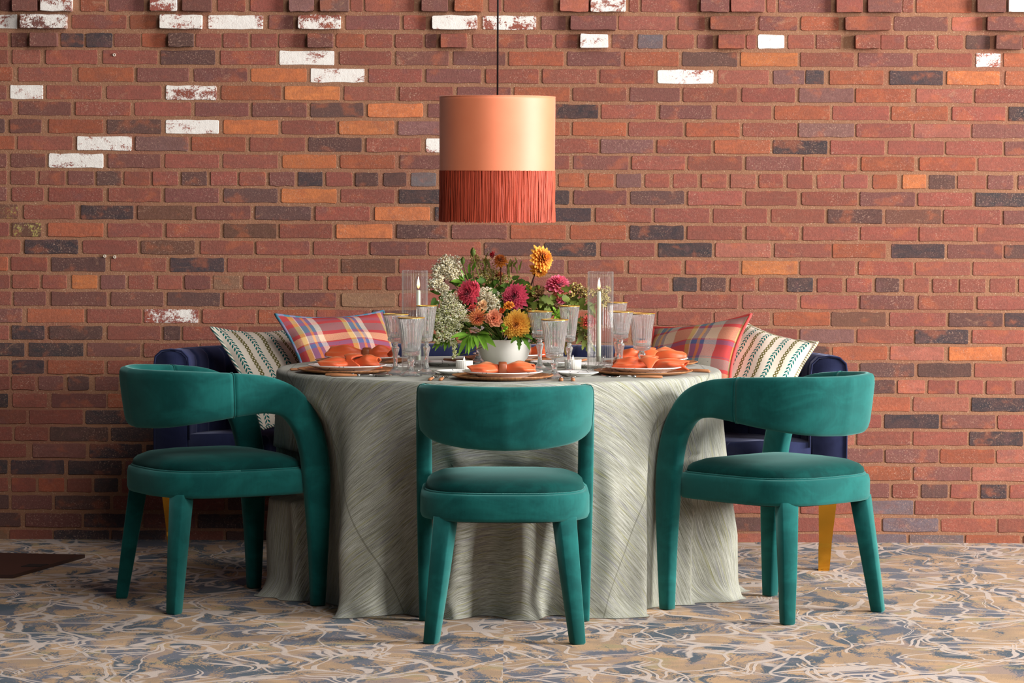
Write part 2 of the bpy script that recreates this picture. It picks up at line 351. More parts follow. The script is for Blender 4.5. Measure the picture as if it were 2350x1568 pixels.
# ---------------------------------------------------------------- carpet
def carpet_mat():
    m = NT('carpet'); P = m.pos(); x, y, z = m.sep(P)
    # laid in strips: the pattern jumps at each seam
    tx = m.math('FLOOR', m.math('DIVIDE', m.math('ADD', x, .022), 2.0)); ty = m.math('FLOOR', m.math('DIVIDE', m.math('ADD', y, 9.35), 4.0))
    wn = m.n('TexWhiteNoise', noise_dimensions='2D'); m.put(wn.inputs['Vector'], m.comb(tx, ty))
    va = m.n('VectorMath', operation='MULTIPLY_ADD'); m.put(va.inputs[0], wn.outputs['Color']); va.inputs[1].default_value = (7, 7, 0); m.put(va.inputs[2], P)
    Q = va.outputs[0]
    def warp(vec, scale, amt, det=2):
        wz = m.n('TexNoise'); m.put(wz.inputs['Vector'], vec); wz.inputs['Scale'].default_value = scale; wz.inputs['Detail'].default_value = det
        vb = m.n('VectorMath', operation='MULTIPLY_ADD'); m.put(vb.inputs[0], wz.outputs['Color']); vb.inputs[1].default_value = (amt, amt, 0); m.put(vb.inputs[2], vec)
        return vb.outputs[0]
    D = warp(Q, 2.4, .30)
    fine = m.noise(P, 130, 3, .7); pile = m.noise(P, 420, 2, .7)
    base = m.mix(m.smooth(m.noise(Q, 6, 4, .6), .42, .58), lin(180, 144, 106), lin(160, 130, 100))
    base = m.mix(m.smooth(m.noise(m.mapv(Q, (1, 1, 1), (5, 2, 0)), 4.2, 4, .6), .54, .62), base, lin(150, 126, 112))
    base = m.mix(m.smooth(m.noise(m.mapv(Q, (1, 1, 1), (2, 9, 0)), 5, 4, .6), .56, .64), base, lin(158, 138, 98))
    bl = m.math('ADD', m.noise(m.mapv(D, (1.25, .5, 1)), 7.0, 6, .66, .6), m.math('MULTIPLY', m.math('SUBTRACT', fine, .5), .42))
    c = m.mix(m.smooth(bl, .510, .527), base, m.mix(m.smooth(m.noise(Q, 3), .42, .58), lin(60, 74, 86), lin(90, 92, 104)))
    def branches(scale, sc, off, w0, w1, wf=3.4):
        v = m.n('TexVoronoi', feature='DISTANCE_TO_EDGE'); m.put(v.inputs['Vector'], m.mapv(D, sc, off)); v.inputs['Scale'].default_value = scale
        th = m.math('ADD', w0, m.math('MULTIPLY', m.smooth(m.noise(m.mapv(Q, (1, 1, 1), off), wf, 2), .46, .66), w1))
        return m.math('SUBTRACT', 1.0, m.smooth(m.math('SUBTRACT', v.outputs[0], th), -.004, .008))
    def lines(scale, sc, off, w, gate, g0):
        nz = m.noise(m.mapv(D, sc, off), scale, 1.5, .45)
        q = m.math('ABSOLUTE', m.math('SUBTRACT', nz, .5)); q2 = m.math('ABSOLUTE', m.math('SUBTRACT', nz, .5 + w * 3.4))
        q = m.math('MINIMUM', q, q2)
        l = m.math('SUBTRACT', 1.0, m.smooth(q, w * .6, w))
        return m.math('MULTIPLY', l, m.smooth(m.noise(m.mapv(Q, (1, 1, 1), gate), 2.4), g0, g0 + .05))
    s = branches(3.6, (.8, .42, 1), (0, 0, 0), .006, .018)
    s = m.math('MAXIMUM', s, m.math('MULTIPLY', branches(6.0, (.6, .42, 1), (3, 8, 0), .008, .014, 4.4), m.smooth(m.noise(m.mapv(Q, (1, 1, 1), (9, 9, 0)), 1.9), .42, .48)))
    s = m.math('MAXIMUM', s, lines(3.0, (.55, 1.0, 1), (9, 0, 0), .0085, (1, 1, 0), .44))
    s = m.math('MAXIMUM', s, lines(4.0, (.50, .9, 1), (2, 7, 0), .009, (4, 8, 0), .49))
    s = m.math('MAXIMUM', s, lines(2.6, (1.2, .5, 1), (6, 3, 0), .007, (7, 2, 0), .47))
    s = m.math('MULTIPLY', s, m.smooth(fine, .20, .38))
    c = m.mix(m.math('MULTIPLY', s, .95), c, lin(194, 176, 164))
    c = m.mix(1.0, c, m.ramp(pile, [(.25, (.33, .33, .33, 1)), (.75, (.68, .68, .68, 1))]), 'OVERLAY')
    m.set(Base_Color=c, Roughness=1, Specular_IOR_Level=.05, Sheen_Weight=.1)
    m.bump(m.math('ADD', pile, m.math('MULTIPLY', s, .5)), .5, .004)
    return m.m
floor = tag(mesh('floor', [(-4.5, -8.5, -.02), (4.5, -8.5, -.02), (4.5, .25, -.02), (-4.5, .25, -.02), (-4.5, -8.5, 0), (4.5, -8.5, 0), (4.5, .25, 0), (-4.5, .25, 0)],
                 [(4, 5, 6, 7), (3, 2, 1, 0), (0, 1, 5, 4), (1, 2, 6, 5), (2, 3, 7, 6), (3, 0, 4, 7)], carpet_mat(), smooth=False), 'patterned carpet of sand, slate blue and cream strokes', None, None, 'structure')

# small wall plugs left in the brickwork
for px, py in ((262, 126), (240, 588), (263, 590)):
    q = at(px, py, -.004); v, f = tube([(q.x + .0045 * cos(a * pi / 6), q.y, q.z + .0045 * sin(a * pi / 6)) for a in range(13)], .002, 6)
    mesh('wall_plug', v, f, plain('pale_plug', (206, 196, 180), .6), wall)

# ---------------------------------------------------------------- green velvet chairs
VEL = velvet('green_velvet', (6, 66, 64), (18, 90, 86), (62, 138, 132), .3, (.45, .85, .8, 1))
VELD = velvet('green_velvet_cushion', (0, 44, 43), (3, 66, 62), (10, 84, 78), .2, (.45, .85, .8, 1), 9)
BLACK = plain('black_underside', (18, 12, 10), .8)
STN = [  # centre x y z, width axis y z (x = outward lean), width, thickness
 (.252, .250, .003, 0, 1, 0, .046, .040), (.254, .250, .20, 0, 1, 0, .066, .046), (.256, .244, .40, 0, 1, 0, .090, .050),
 (.257, .230, .52, 0, 1, .1, .094, .050), (.257, .200, .608, 0, .88, .47, .096, .050), (.256, .146, .674, 0, .55, .83, .104, .050),
 (.254, .070, .702, 0, .15, .99, .120, .050), (.249, -.025, .706, .03, 0, 1, .140, .050), (.236, -.115, .702, .07, 0, 1, .160, .050),
 (.195, -.205, .697, .10, 0, 1, .180, .050), (.112, -.268, .691, .13, 0, 1, .193, .050), (0, -.288, .688, .14, 0, 1, .197, .050)]
def band_rings(a, b, k=6):
    S = catmull(STN, k); R = []
    for i, s in enumerate(S):
        R.append(s)
    sec = []
    full = R
    for i in range(len(full)):
        p = Vector(full[i][:3]); q0 = Vector(full[max(0, i - 1)][:3]); q1 = Vector(full[min(len(full) - 1, i + 1)][:3])
        t = (q1 - q0)
        if i == len(full) - 1: t = Vector((-1, 0, 0))
        t.normalize(); out = Vector((p.x, p.y, 0)); lean = full[i][3]
        w = Vector((0, full[i][4], full[i][5]))
        if lean: o = Vector((p.x * .9, p.y, 0)).normalized(); w = w + o * lean
        w = (w - t * w.dot(t)).normalized(); n = t.cross(w).normalized()
        W_, T_ = full[i][6] / 2, full[i][7] / 2; ring = []
        for j in range(16):
            th = 2 * pi * j / 16; c, s = cos(th), sin(th)
            ring.append(p + w * (W_ * math.copysign(abs(c) ** .42, c)) + n * (T_ * math.copysign(abs(s) ** .55, s)))
        sec.append(ring)
    return sec[a:b]
def mirror(vs, fs): return [Vector((-v[0], v[1], v[2])) for v in vs], [f[::-1] for f in fs]
def make_chair(label):
    t = thing('dining_chair', label, 'chair', group=None)
    allr = band_rings(0, 10 ** 6); seam = 6 * 7 + 2
    v, f = loft(allr[:seam + 1]); mesh('arm', v, f, VEL, t); v2, f2 = mirror(v, f); mesh('arm', v2, f2, VEL, t)
    half = allr[seam:]; oth = [[Vector((-p.x, p.y, p.z)) for p in r] for r in half[:-1]]
    mid = [half[-1]]
    v, f = loft(half + oth[::-1]); mesh('backrest', v, f, VEL, t)
    for sgn in (1, -1):
        c = sum(half[0], Vector()) / 16
        pts = [Vector((sgn * (c.x + (p.x - c.x) * 1.012), c.y + (p.y - c.y) * 1.012, c.z + (p.z - c.z) * 1.006)) for p in half[0]]
        v, f = tube(pts + pts[:1], .0022, 5); mesh('seam', v, f, VEL, t)
    prof = [(.94, .372), (.985, .374), (1.0, .385), (1.0, .436), (.985, .451), (.95, .456), (.90, .451)]
    base = [(x, y) if y < -.026 else (x, -.026 + q) for (x, y), q in zip(sellipse(.262, .252, 2.9, 64, -.026), [.268 * abs(sin(2 * pi * j / 64)) ** (2 / 6) if j < 33 else 0 for j in range(64)])]
    base = [(x if y < -.026 else math.copysign(.262 * abs(cos(2 * pi * j / 64)) ** (2 / 6), x), y) for j, (x, y) in enumerate(base)]
    v, f = loft([[Vector((x * k, -.026 + (y + .026) * k, z)) for x, y in base] for k, z in prof]); mesh('seat_frame', v, f, VEL, t)
    v, f = loft([[Vector((x * k, -.026 + (y + .026) * k, z)) for x, y in base] for k, z in ((.80, .366), (.80, .376))]); mesh('seat_underside', v, f, BLACK, t)
    prof = [(.90, .449), (.925, .455), (.935, .464), (.925, .475), (.88, .486), (.76, .499), (.55, .507), (.28, .511), (.04, .512)]
    v, f = loft([[Vector((x * k, -.026 + (y + .026) * k, z)) for x, y in base] for k, z in prof]); mesh('seat_cushion', v, f, VELD, t)
    pts = [Vector((x * .938, -.026 + (y + .026) * .938, .457)) for x, y in base]
    v, f = tube(pts + pts[:1], .004, 6); mesh('piping', v, f, VEL, t)
    for sgn in (1, -1):
        R = []
        for z, x, y, a in ((.0, .222, -.250, .0165), (.006, .222, -.250, .0205), (.20, .200, -.228, .0265), (.385, .180, -.205, .031)):
            ring = []
            for j in range(12):
                th = 2 * pi * j / 12; c, s = cos(th), sin(th)
                lx, ly = a * math.copysign(abs(c) ** .28, c), a * math.copysign(abs(s) ** .28, s)
                r = radians(24) * sgn
                ring.append(Vector((sgn * x + lx * cos(r) - ly * sin(r), y + lx * sin(r) + ly * cos(r), z)))
            R.append(ring)
        v, f = loft(R); mesh('leg', v, f, VEL, t)
    return t
CHAIRS = [((-.020, -2.475), 90.2, 'dark green velvet dining chair with its back to the viewer, in front of the table'),
          ((-.979, -1.785), 29.2, 'dark green velvet dining chair turned right, before the left end of the sofa'),
          ((.868, -1.947), 133.5, 'dark green velvet dining chair turned left, before the right end of the sofa')]
chair = make_chair(CHAIRS[0][2]); chair['group'] = 'green velvet chairs around the table'
for i, ((x, y), a, lb) in enumerate(CHAIRS):
    c = chair if i == 0 else copy_tree(chair, (x, y, 0), 0, lb)
    c.location = (x, y, 0); c.rotation_euler = (0, 0, radians(a - 90))

# ---------------------------------------------------------------- navy curved sofa
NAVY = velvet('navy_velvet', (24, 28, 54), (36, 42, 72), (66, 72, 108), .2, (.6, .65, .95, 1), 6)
GOLD = plain('polished_gold', (226, 170, 60), .16, 1.0, .1, 30)
SOFA_C, SOFA_R = Vector((-.056, -.80, 0)), radians(-6.5)
sofa = thing('curved_sofa', 'navy blue velvet curved sofa with channel tufted back and gold legs by the brick wall', 'sofa', SOFA_C, SOFA_R)
SA, SB, STH = 1.268, .685, .135
def sofa_pt(t, inset):
    a, b = SA - inset, SB - inset
    n = 2.35; c, s = cos(t), sin(t)
    return a * math.copysign(abs(c) ** (2 / n), c), b * math.copysign(abs(s) ** (2 / n), s)
NCH = 22
def sofa_back():
    rings = []; N = NCH * 12
    for i in range(N + 1):
        t = pi * i / N; ph = (i % 12) / 12; g = min(ph, 1 - ph) * 12
        groove = .012 * math.exp(-(g / .8) ** 2)
        prof = [(.004, .27), (0, .30), (0, .71), (.006, .752), (.03, .772), (STH / 2, .777), (STH - .028 - groove * .5, .773 - groove), (STH - .006 - groove, .752 - groove * .5),
                (STH - groove, .73), (STH + .004 - groove, .60), (STH - groove, .47), (STH - .01, .40), (STH - .014, .27)]
        rings.append([Vector((*sofa_pt(t, r), z)) for r, z in prof])
    return loft(rings)
v, f = sofa_back(); mesh('backrest', v, f, NAVY, sofa)
# end panels: piping that follows the outline of each arm's front face
for t, sg in ((0, 1), (pi, -1)):
    outl = [(.004, .29), (.002, .71), (.008, .752), (.03, .772), (STH / 2, .778), (STH - .03, .773), (STH - .006, .749), (STH - .001, .71), (STH - .001, .45)]
    pts = [Vector((sg * (SA - r), -.002, z)) for r, z in outl]
    v, f = tube(pts, .004, 6); mesh('piping', v, f, NAVY, sofa)
def seat_rings(z0, z1, ri, ro, rad):
    R = []
    for i in range(97):
        t = pi * i / 96
        ox, oy = sofa_pt(t, STH - .005); ix, iy = .835 * cos(t), .155 * sin(t)
        o, n = Vector((ox, oy, 0)), Vector((ix, iy, 0)); d = (n - o)
        prof = [(0, z0), (0, z1), (.6, z1 + .006), (1 - .05, z1), (1 - .012, z1 - .012), (1, z1 - .035), (1, z0 + .02), (.98, z0)]
        R.append([o + d * u + Vector((0, 0, z)) for u, z in prof])
    return R
v, f = loft(seat_rings(.335, .465, 0, 0, 0)); mesh('seat_cushion', v, f, NAVY, sofa)
v, f = loft(seat_rings(.25, .335, 0, 0, 0)); mesh('base_frame', v, f, NAVY, sofa)
for sx, px, py in ((1, 1.20, .06), (-1, 1.213, .06), (1, .55, .52), (-1, .55, .52)):
    R = []
    for z, a, dx in ((.262, .033, 0), (.10, .023, -.008), (.085, .0235, -.009), (0, .020, -.012)):
        R.append([Vector((sx * (px + dx) + ux * a, py + uy * a, z)) for ux, uy in ((-1, -1), (1, -1), (1, 1), (-1, 1))])
    v, f = loft(R); mesh('leg', v, f, GOLD, sofa, smooth=False)['label'] = 'tapered gold leg'

# ---------------------------------------------------------------- table and cloth
TC, TR, TZ = Vector((-.044, -1.50, 0)), .757, .765
WOOD = plain('table_wood', (110, 76, 50), .5)
table = thing('round_table', 'round dining table hidden under the grey green tablecloth', 'table', TC)
v, f = lathe([(.02, .725), (.70, .725), (.738, .732), (.742, .75), (.736, .757), (.02, .757)], 64); mesh('tabletop', v, f, WOOD, table)
v, f = lathe([(.30, 0), (.30, .03), (.10, .06), (.06, .15), (.06, .66), (.12, .725), (.02, .725)], 40); mesh('pedestal', v, f, WOOD, table)
def linen_mat():
    m = NT('linen'); u, v, _ = m.sep(m.uv()); UV = m.comb(u, v)
    a = m.noise(m.mapv(UV, (7, 420, 1)), 1, 3, .65); b = m.noise(m.mapv(UV, (14, 900, 1), (3, 1, 0)), 1, 2, .7)
    w = m.noise(m.mapv(UV, (700, 60, 1)), 1, 2, .6)
    c = m.ramp(m.math('ADD', m.math('MULTIPLY', a, .5), m.math('MULTIPLY', b, .5)),
               [(.34, lin(78, 77, 66)), (.44, lin(130, 130, 116)), (.52, lin(164, 164, 152)), (.60, lin(190, 190, 180)), (.70, lin(222, 222, 216))])
    c = m.mix(m.math('MULTIPLY', m.smooth(m.noise(m.mapv(UV, (3.5, 150, 1), (8, 2, 0)), 1, 2), .57, .68), .55), c, lin(150, 148, 92))
    c = m.mix(m.math('MULTIPLY', m.smooth(m.noise(m.mapv(UV, (3.5, 130, 1), (1, 7, 0)), 1, 2), .57, .68), .5), c, lin(134, 132, 148))
    c = m.mix(m.math('MULTIPLY', m.smooth(m.noise(m.mapv(UV, (9, 460, 1), (4, 4, 0)), 1, 2), .60, .70), .7), c, lin(78, 76, 62))
    c = m.mix(m.math('MULTIPLY', m.smooth(w, .60, .74), .30), c, lin(210, 210, 200))
    c = m.mix(m.math('MULTIPLY', m.math('SUBTRACT', 1, m.smooth(w, .28, .42)), .25), c, lin(90, 90, 78))
    # two stitched seams across the round cloth
    for sx in (-.705, .70):
        sd = m.math('ABSOLUTE', m.math('SUBTRACT', u, sx))
        c = m.mix(m.math('MULTIPLY', m.math('SUBTRACT', 1, m.smooth(sd, .0015, .004)), .5), c, lin(84, 82, 66))
    m.set(Base_Color=c, Roughness=.92, Specular_IOR_Level=.12, Sheen_Weight=.1)
    m.bump(m.math('ADD', m.math('ADD', b, a), m.math('MULTIPLY', w, .4)), .3, .001)
    return m.m
ARMS = []                                                  # what stands against the cloth: the chairs' arm legs
for (x, y), a, _ in CHAIRS:
    r = radians(a - 90)
    for sgn in (1, -1):
        ARMS.append([(x + sgn * s[0] * cos(r) - s[1] * sin(r), y + sgn * s[0] * sin(r) + s[1] * cos(r), s[2]) for s in STN[:7]])
for (x, y), a, _ in CHAIRS:                               # and the fronts of their seats
    r = radians(a - 90)
    for lx in (-.20, -.13, -.065, 0, .065, .13, .20): ARMS.append([(x + lx * cos(r) - .205 * sin(r), y + lx * sin(r) + .205 * cos(r), z) for z in (.33, .40, .50)])
HEM = [(-pi, .735), (radians(-163), .76), (radians(-133), .735), (radians(-118), .69), (radians(-100), .64), (radians(-82), .63), (radians(-62), .68),
       (radians(-44), .735), (radians(-12), .775), (0, .775), (radians(40), .77), (pi, .735)]
FOLDS = [(-173, .022, 7), (-161, -.02, 5), (-148, .055, 7), (-137, -.050, 5), (-127, .050, 6), (-115, -.028, 7), (-104, .030, 7), (-93, -.022, 6), (-83, .036, 5), (-72, -.020, 7), (-61, .030, 8),
         (-50, .030, 5), (-43, -.055, 5), (-33, .045, 6), (-23, -.050, 5), (-12, .03, 7), (4, .012, 8), (25, .03, 10)]
def cloth():
    vs, fs, uv = [], [], []; NA = 480; tops = [0, .15, .3, .45, .6, .70, .735]
    ring = []
    H = TZ - .004; ND = 46
    for i in range(NA):
        a = -pi + 2 * pi * i / NA; c, s = cos(a), sin(a); hem = interp(HEM, a)
        behind = sm(.10, .35, (s * TR) + .0) if s > 0 else 0       # at the back the cloth rests on the sofa seat
        zb = .003 + .50 * behind
        line = []
        for r in tops[1:]: line.append((r, TZ))
        for k in range(1, 7): q = k / 6 * pi / 2; line.append((.742 + .015 * sin(q), TZ - .015 * (1 - cos(q))))
        d0 = TZ - .015
        fold = 0; ad = math.degrees(a)
        for fa, am, wd in FOLDS: fold += am * math.exp(-((ad - fa - 3 * 0) / wd) ** 2)
        for k in range(1, ND + 1):
            u = k / ND; z = d0 + (zb - d0) * u
            rr = TR + (hem - TR) * (u ** 1.25) + fold * 1.9 * min(1, u * 1.4) ** 1.4 + .004 * sin(a * 23 + u * 3) * u
            if u > .90: rr += (.022 + .020 * sin(a * 17 + 1) + .014 * sin(a * 31) + .008 * sin(a * 53)) * ((u - .90) / .10) ** 2 * (1 - behind)
            for arm in ARMS:
                if z > .72: break
                for (x0, y0, z0), (x1, y1, z1) in zip(arm, arm[1:]):
                    if z0 <= z <= z1 or (z1 == arm[-1][2] and z > z1 > .6):
                        t = min(1, (z - z0) / max(1e-6, z1 - z0)); ax, ay = x0 + (x1 - x0) * t - TC.x, y0 + (y1 - y0) * t - TC.y
                        al = ax * c + ay * s; lat = abs(-ax * s + ay * c)
                        if al > 0 and lat < .2:
                            lim = al - .062 + (max(0, lat - .035) / .11) ** 2 * .12
                            if lim < rr: rr = lim + 0 * rr
            line.append((rr, z))
        line.append((line[-1][0] + .012, max(.002, line[-1][1] - .001)))
        ring.append(line)
    # soften the pushed-in places round the table
    M = len(ring[0])
    for it in range(3):
        ring = [[((ring[(i - 1) % NA][k][0] + 2 * ring[i][k][0] + ring[(i + 1) % NA][k][0]) / 4, ring[i][k][1]) for k in range(M)] for i in range(NA)]
    vs.append((0, 0, TZ)); uv.append((0, 0))
    for i in range(NA):
        a = -pi + 2 * pi * i / NA; dist = 0; pr, pz = 0, TZ
        for r, z in ring[i]:
            dist += math.hypot((r - pr), z - pz); pr, pz = r, z
            vs.append((r * cos(a), r * sin(a), z)); uv.append((dist * cos(a), dist * sin(a)))
    for i in range(NA):
        j = (i + 1) % NA; A, B = 1 + i * M, 1 + j * M
        fs.append((0, A, B))
        for k in range(M - 1): fs.append((A + k, A + k + 1, B + k + 1, B + k))
    return vs, fs, uv
LINEN = linen_mat()
v, f, uv = cloth()
cl = tag(mesh('tablecloth', v, f, LINEN, None, uv=uv, loc=TC), 'grey green slubbed linen tablecloth draped over the round table to the carpet', 'tablecloth')

# ---------------------------------------------------------------- pendant lamp
LAMP = Vector((at(1141, 393, -1.5).x, -1.5, 0)); LR = .196
PEACH = NT('peach_velvet'); PEACH.set(Base_Color=PEACH.mix(PEACH.noise(PEACH.pos(), 12, 4), lin(230, 122, 78), lin(238, 136, 92)), Roughness=.58, Sheen_Weight=.5, Sheen_Roughness=.4,
    Sheen_Tint=(1, .86, .78, 1), Specular_IOR_Level=1.0); PEACH.bump(PEACH.noise(PEACH.pos(), 800, 2), .1, .0005); PEACH = PEACH.m
CORD = plain('black_cord', (26, 26, 30), .35)
zt, zm, zb = at(1141, 222, -1.5).z, at(1141, 392, -1.5).z, at(1141, 511, -1.5).z
lamp = thing('pendant_lamp', 'peach velvet drum pendant lamp with a rust fringe hanging above the table', 'lamp', LAMP)
v, f = lathe([(LR, zm), (LR + .001, zt - .012), (LR + .001, zt - .002), (LR - .002, zt), (LR - .004, zt - .004), (LR - .004, zm), (LR - .002, zm - .001)], 96)
mesh('lamp_shade', v, f[:-2], PEACH, lamp)
v, f = tube([(LR * cos(2 * pi * k / 64), LR * sin(2 * pi * k / 64), zt - .001) for k in range(65)], .0022, 6); mesh('shade_rim', v, f, PEACH, lamp)
v, f = tube([(0, 0, zt - .03), (0, 0, 2.9)], .0032, 8); mesh('cord', v, f, CORD, lamp)
parts = [tube([(0, 0, zt - .02), (LR * cos(q), LR * sin(q), zt - .02)], .002, 6) for q in (.5, .5 + 2 * pi / 3, .5 + 4 * pi / 3)]
parts.append(lathe([(.018, zt - .10), (.02, zt - .03), (.012, zt - .015), (.002, zt - .015)], 20)); v, f = join(parts); mesh('lamp_holder', v, f, CORD, lamp)
rf = random.Random(11); vs, fs, cs = [], [], []
for k in range(1500):
    a = 2 * pi * k / 1500 + rf.uniform(-.003, .003); r0 = LR - .001 - rf.random() * .006; sway = rf.gauss(0, .006); rr = rf.gauss(0, .0022)
    zz = zb + abs(rf.gauss(0, .004)); wd = .00085 + rf.random() * .0005; b0 = len(vs); g = rf.uniform(.78, 1.12); col = tuple(q * g for q in lin(196, 72, 38)[:3]) + (1,)
    for i in range(5):
        u = i / 4; aa = a + sway * u ** 1.5 + .004 * sin(a * 19) * u; r = r0 + rr * u + .0018 * sin(u * 3 + k)
        z = zm + .001 + (zz - zm) * u
        for o in (-1, 0, 1):
            vs.append(((r + (.0009 if o == 0 else 0)) * cos(aa + o * wd / LR), (r + (.0009 if o == 0 else 0)) * sin(aa + o * wd / LR), z)); cs.append(col)
    for i in range(4):
        for o in range(2): fs.append((b0 + i * 3 + o, b0 + i * 3 + 3 + o, b0 + i * 3 + 4 + o, b0 + i * 3 + 1 + o))
FR = NT('rust_silk'); FR.set(Base_Color=FR.n('Attribute', attribute_name='col').outputs['Color'], Roughness=.6, Sheen_Weight=.1); FR = FR.m
tag(mesh('fringe', vs, fs, FR, lamp, col=cs), 'rust coloured silk fringe', kind='stuff')

# ---------------------------------------------------------------- board on the carpet
BOARD = plain('dark_brown_board', (58, 36, 30), .45, .1, .2, 8)
bp = [fl(-330, 1270), fl(195, 1281), fl(30, 1328), fl(-560, 1322)]; bc = sum(bp, Vector()) / 4
board = thing('floor_board', 'dark brown flat board lying on the carpet by the left wall', 'board', (bc.x, bc.y, 0))
R = [[Vector((p.x - bc.x, p.y - bc.y, z)) * 1 for p in bp] for z in (0.001, .013)]
v, f = loft(R); mesh('panel', v, f, BOARD, board, smooth=False)
c = fl(80, 1298, .0135) - bc; v, f = loft([[Vector((c.x + sx * .035 + sy * .01, c.y + sy * .035, z)) for sx, sy in ((-1, -1), (1, -1), (1, 1), (-1, 1))] for z in (.0128, .0145)])
mesh('slot', v, f, BLACK, board, smooth=False)['label'] = 'black slot'

# ---------------------------------------------------------------- cushions
def stripe_mat():
    m = NT('embroidered_cotton'); u, v, _ = m.sep(m.uv())
    base = m.mix(m.noise(m.mapv(m.uv(), (300, 300, 1)), 1, 2), lin(222, 208, 190), lin(238, 226, 210))
    P = .042
    def col(off):
        q = m.math('DIVIDE', m.math('ADD', u, off), P * 2); fr = m.math('SUBTRACT', m.math('SUBTRACT', q, m.math('FLOOR', q)), .5)
        return m.math('MULTIPLY', fr, P * 2)
    x1, x2 = col(P), col(0)
    ax = m.math('ABSOLUTE', x1); s = m.math('ADD', v, m.math('MULTIPLY', ax, 1.1)); q = m.math('DIVIDE', s, .0165); fr = m.math('SUBTRACT', q, m.math('FLOOR', q))
    her = m.math('MULTIPLY', m.math('LESS_THAN', fr, .58), m.math('MULTIPLY', m.math('LESS_THAN', ax, .0105), m.math('GREATER_THAN', ax, .0012)))
    q = m.math('DIVIDE', v, .0165); fy = m.math('MULTIPLY', m.math('SUBTRACT', m.math('SUBTRACT', q, m.math('FLOOR', q)), .5), .0165)
    rr = m.math('SQRT', m.math('ADD', m.math('MULTIPLY', x2, x2), m.math('MULTIPLY', fy, fy)))
    ch = m.math('LESS_THAN', m.math('ABSOLUTE', m.math('SUBTRACT', rr, .0060)), .0026)
    c = m.mix(her, base, lin(24, 104, 100)); c = m.mix(ch, c, lin(116, 108, 62))
    m.set(Base_Color=c, Roughness=.9, Specular_IOR_Level=.1); m.bump(m.math('ADD', her, ch), .5, .0015)
    return m.m
def plaid_mat(red, off, pale=0.0):
    m = NT('plaid_cotton'); u, v, _ = m.sep(m.uv())
    R, Y, B, T, Wt, O, V, A = lin(*red), lin(206, 164, 72), lin(74, 92, 140), lin(44, 128, 136), lin(222, 196, 178), lin(214, 134, 66), lin(116, 80, 100), lin(100, 150, 140)
    def bands(x, per, L, o):
        q = m.math('DIVIDE', m.math('ADD', x, o), per); fr = m.math('SUBTRACT', q, m.math('FLOOR', q))
        st = []; p = 0
        for w, c in L: st.append((p, c)); p += w
        return m.ramp(fr, st, 'CONSTANT')
    a = bands(u, .215, [(.44 - pale, R), (.10, Y), (.02, Wt), (.12, B), (.06, O), (.08, B), (.12 + pale, Wt), (.06, R)], off)
    b = bands(v, .20, [(.26, R), (.09, B), (.03, R), (.16 + pale, lin(226, 186, 140)), (.08, R), (.20, lin(120, 160, 150) if pale else lin(70, 110, 112)), (.08 - pale / 2, R), (.10, V)], .03)
    wv = m.noise(m.mapv(m.uv(), (330, 330, 1)), 1, 2, .7)
    c = m.mix(m.math('ADD', .46, m.math('MULTIPLY', m.math('SUBTRACT', wv, .5), .9), clamp=True), a, b)
    c = m.mix(.16, c, lin(140, 120, 114))
    c = m.mix(m.math('MULTIPLY', m.smooth(m.noise(m.mapv(m.uv(), (140, 140, 1)), 1, 2), .66, .74), .5), c, lin(70, 60, 70))
    m.set(Base_Color=c, Roughness=.92, Specular_IOR_Level=.1); m.bump(wv, .3, .001)
    return m.m
def rope_mat(name, A, B, k):
    m = NT(name); P = m.pos(); x, y, z = m.sep(P)
    w = m.math('SINE', m.math('MULTIPLY', m.math('ADD', m.math('ADD', x, z), m.math('MULTIPLY', y, .6)), k))
    m.set(Base_Color=m.mix(m.smooth(w, -.2, .2), lin(*A), lin(*B)), Roughness=.85); return m.m
def pillow(name, label, TL, TRt, BL, thick, mat, pmat, corner=.24):
    TL, TRt, BL = Vector(TL), Vector(TRt), Vector(BL); rv, uvv = TRt - TL, TL - BL
    c = (TRt + BL) / 2; n = rv.cross(uvv).normalized()       # towards the viewer
    if n.y > 0: n = -n
    t = thing(name, label, 'cushion', c, 0, None)
    N = 26; vs, uv, fs = [], [], []; w, h = rv.length, uvv.length
    for side in (1, -1):
        for i in range(N + 1):
            for j in range(N + 1):
                a, b = i / N * 2 - 1, j / N * 2 - 1
                ea, eb = a * (1 - corner * (1 - b * b) * abs(a) ** 3 * .55), b * (1 - corner * (1 - a * a) * abs(b) ** 3 * .55)
                d = ((1 - abs(a) ** 2.2) * (1 - abs(b) ** 2.2)); d = max(0, d) ** .62
                wr = .004 * sin(a * 7 + b * 3) * d + .003 * sin(b * 11 - a * 4) * d
                p = rv * ea / 2 + uvv * eb / 2 + n * side * (thick / 2 * d + wr)
                vs.append(p); uv.append((a * w / 2, b * h / 2))
    M = (N + 1) ** 2
    for s in range(2):
        for i in range(N):
            for j in range(N):
                q = (s * M + i * (N + 1) + j, s * M + (i + 1) * (N + 1) + j, s * M + (i + 1) * (N + 1) + j + 1, s * M + i * (N + 1) + j + 1)
                fs.append(q if s == 0 else q[::-1])
    mesh('cover', vs, fs, mat, t, uv=uv)
    e = [i * (N + 1) for i in range(N)] + [N * (N + 1) + j for j in range(N)] + [i * (N + 1) + N for i in range(N, 0, -1)] + [j for j in range(N, 0, -1)]
    pts = [vs[k] for k in e]; v, f = tube(pts + pts[:1], .0058, 7); mesh('piping', v, f, pmat, t)
    return t
STR = stripe_mat()
ROPE = rope_mat('rope_piping', (226, 214, 198), (40, 96, 92), 420); ROPE2 = rope_mat('olive_piping', (232, 222, 206), (150, 140, 96), 420)
pillow('striped_cushion', 'cream cushion with teal leaf and olive chain stripes, at the left end of the sofa',
       at(484, 752, -.60), at(694, 750, -.38), at(602, 985, -.84), .13, STR, ROPE)
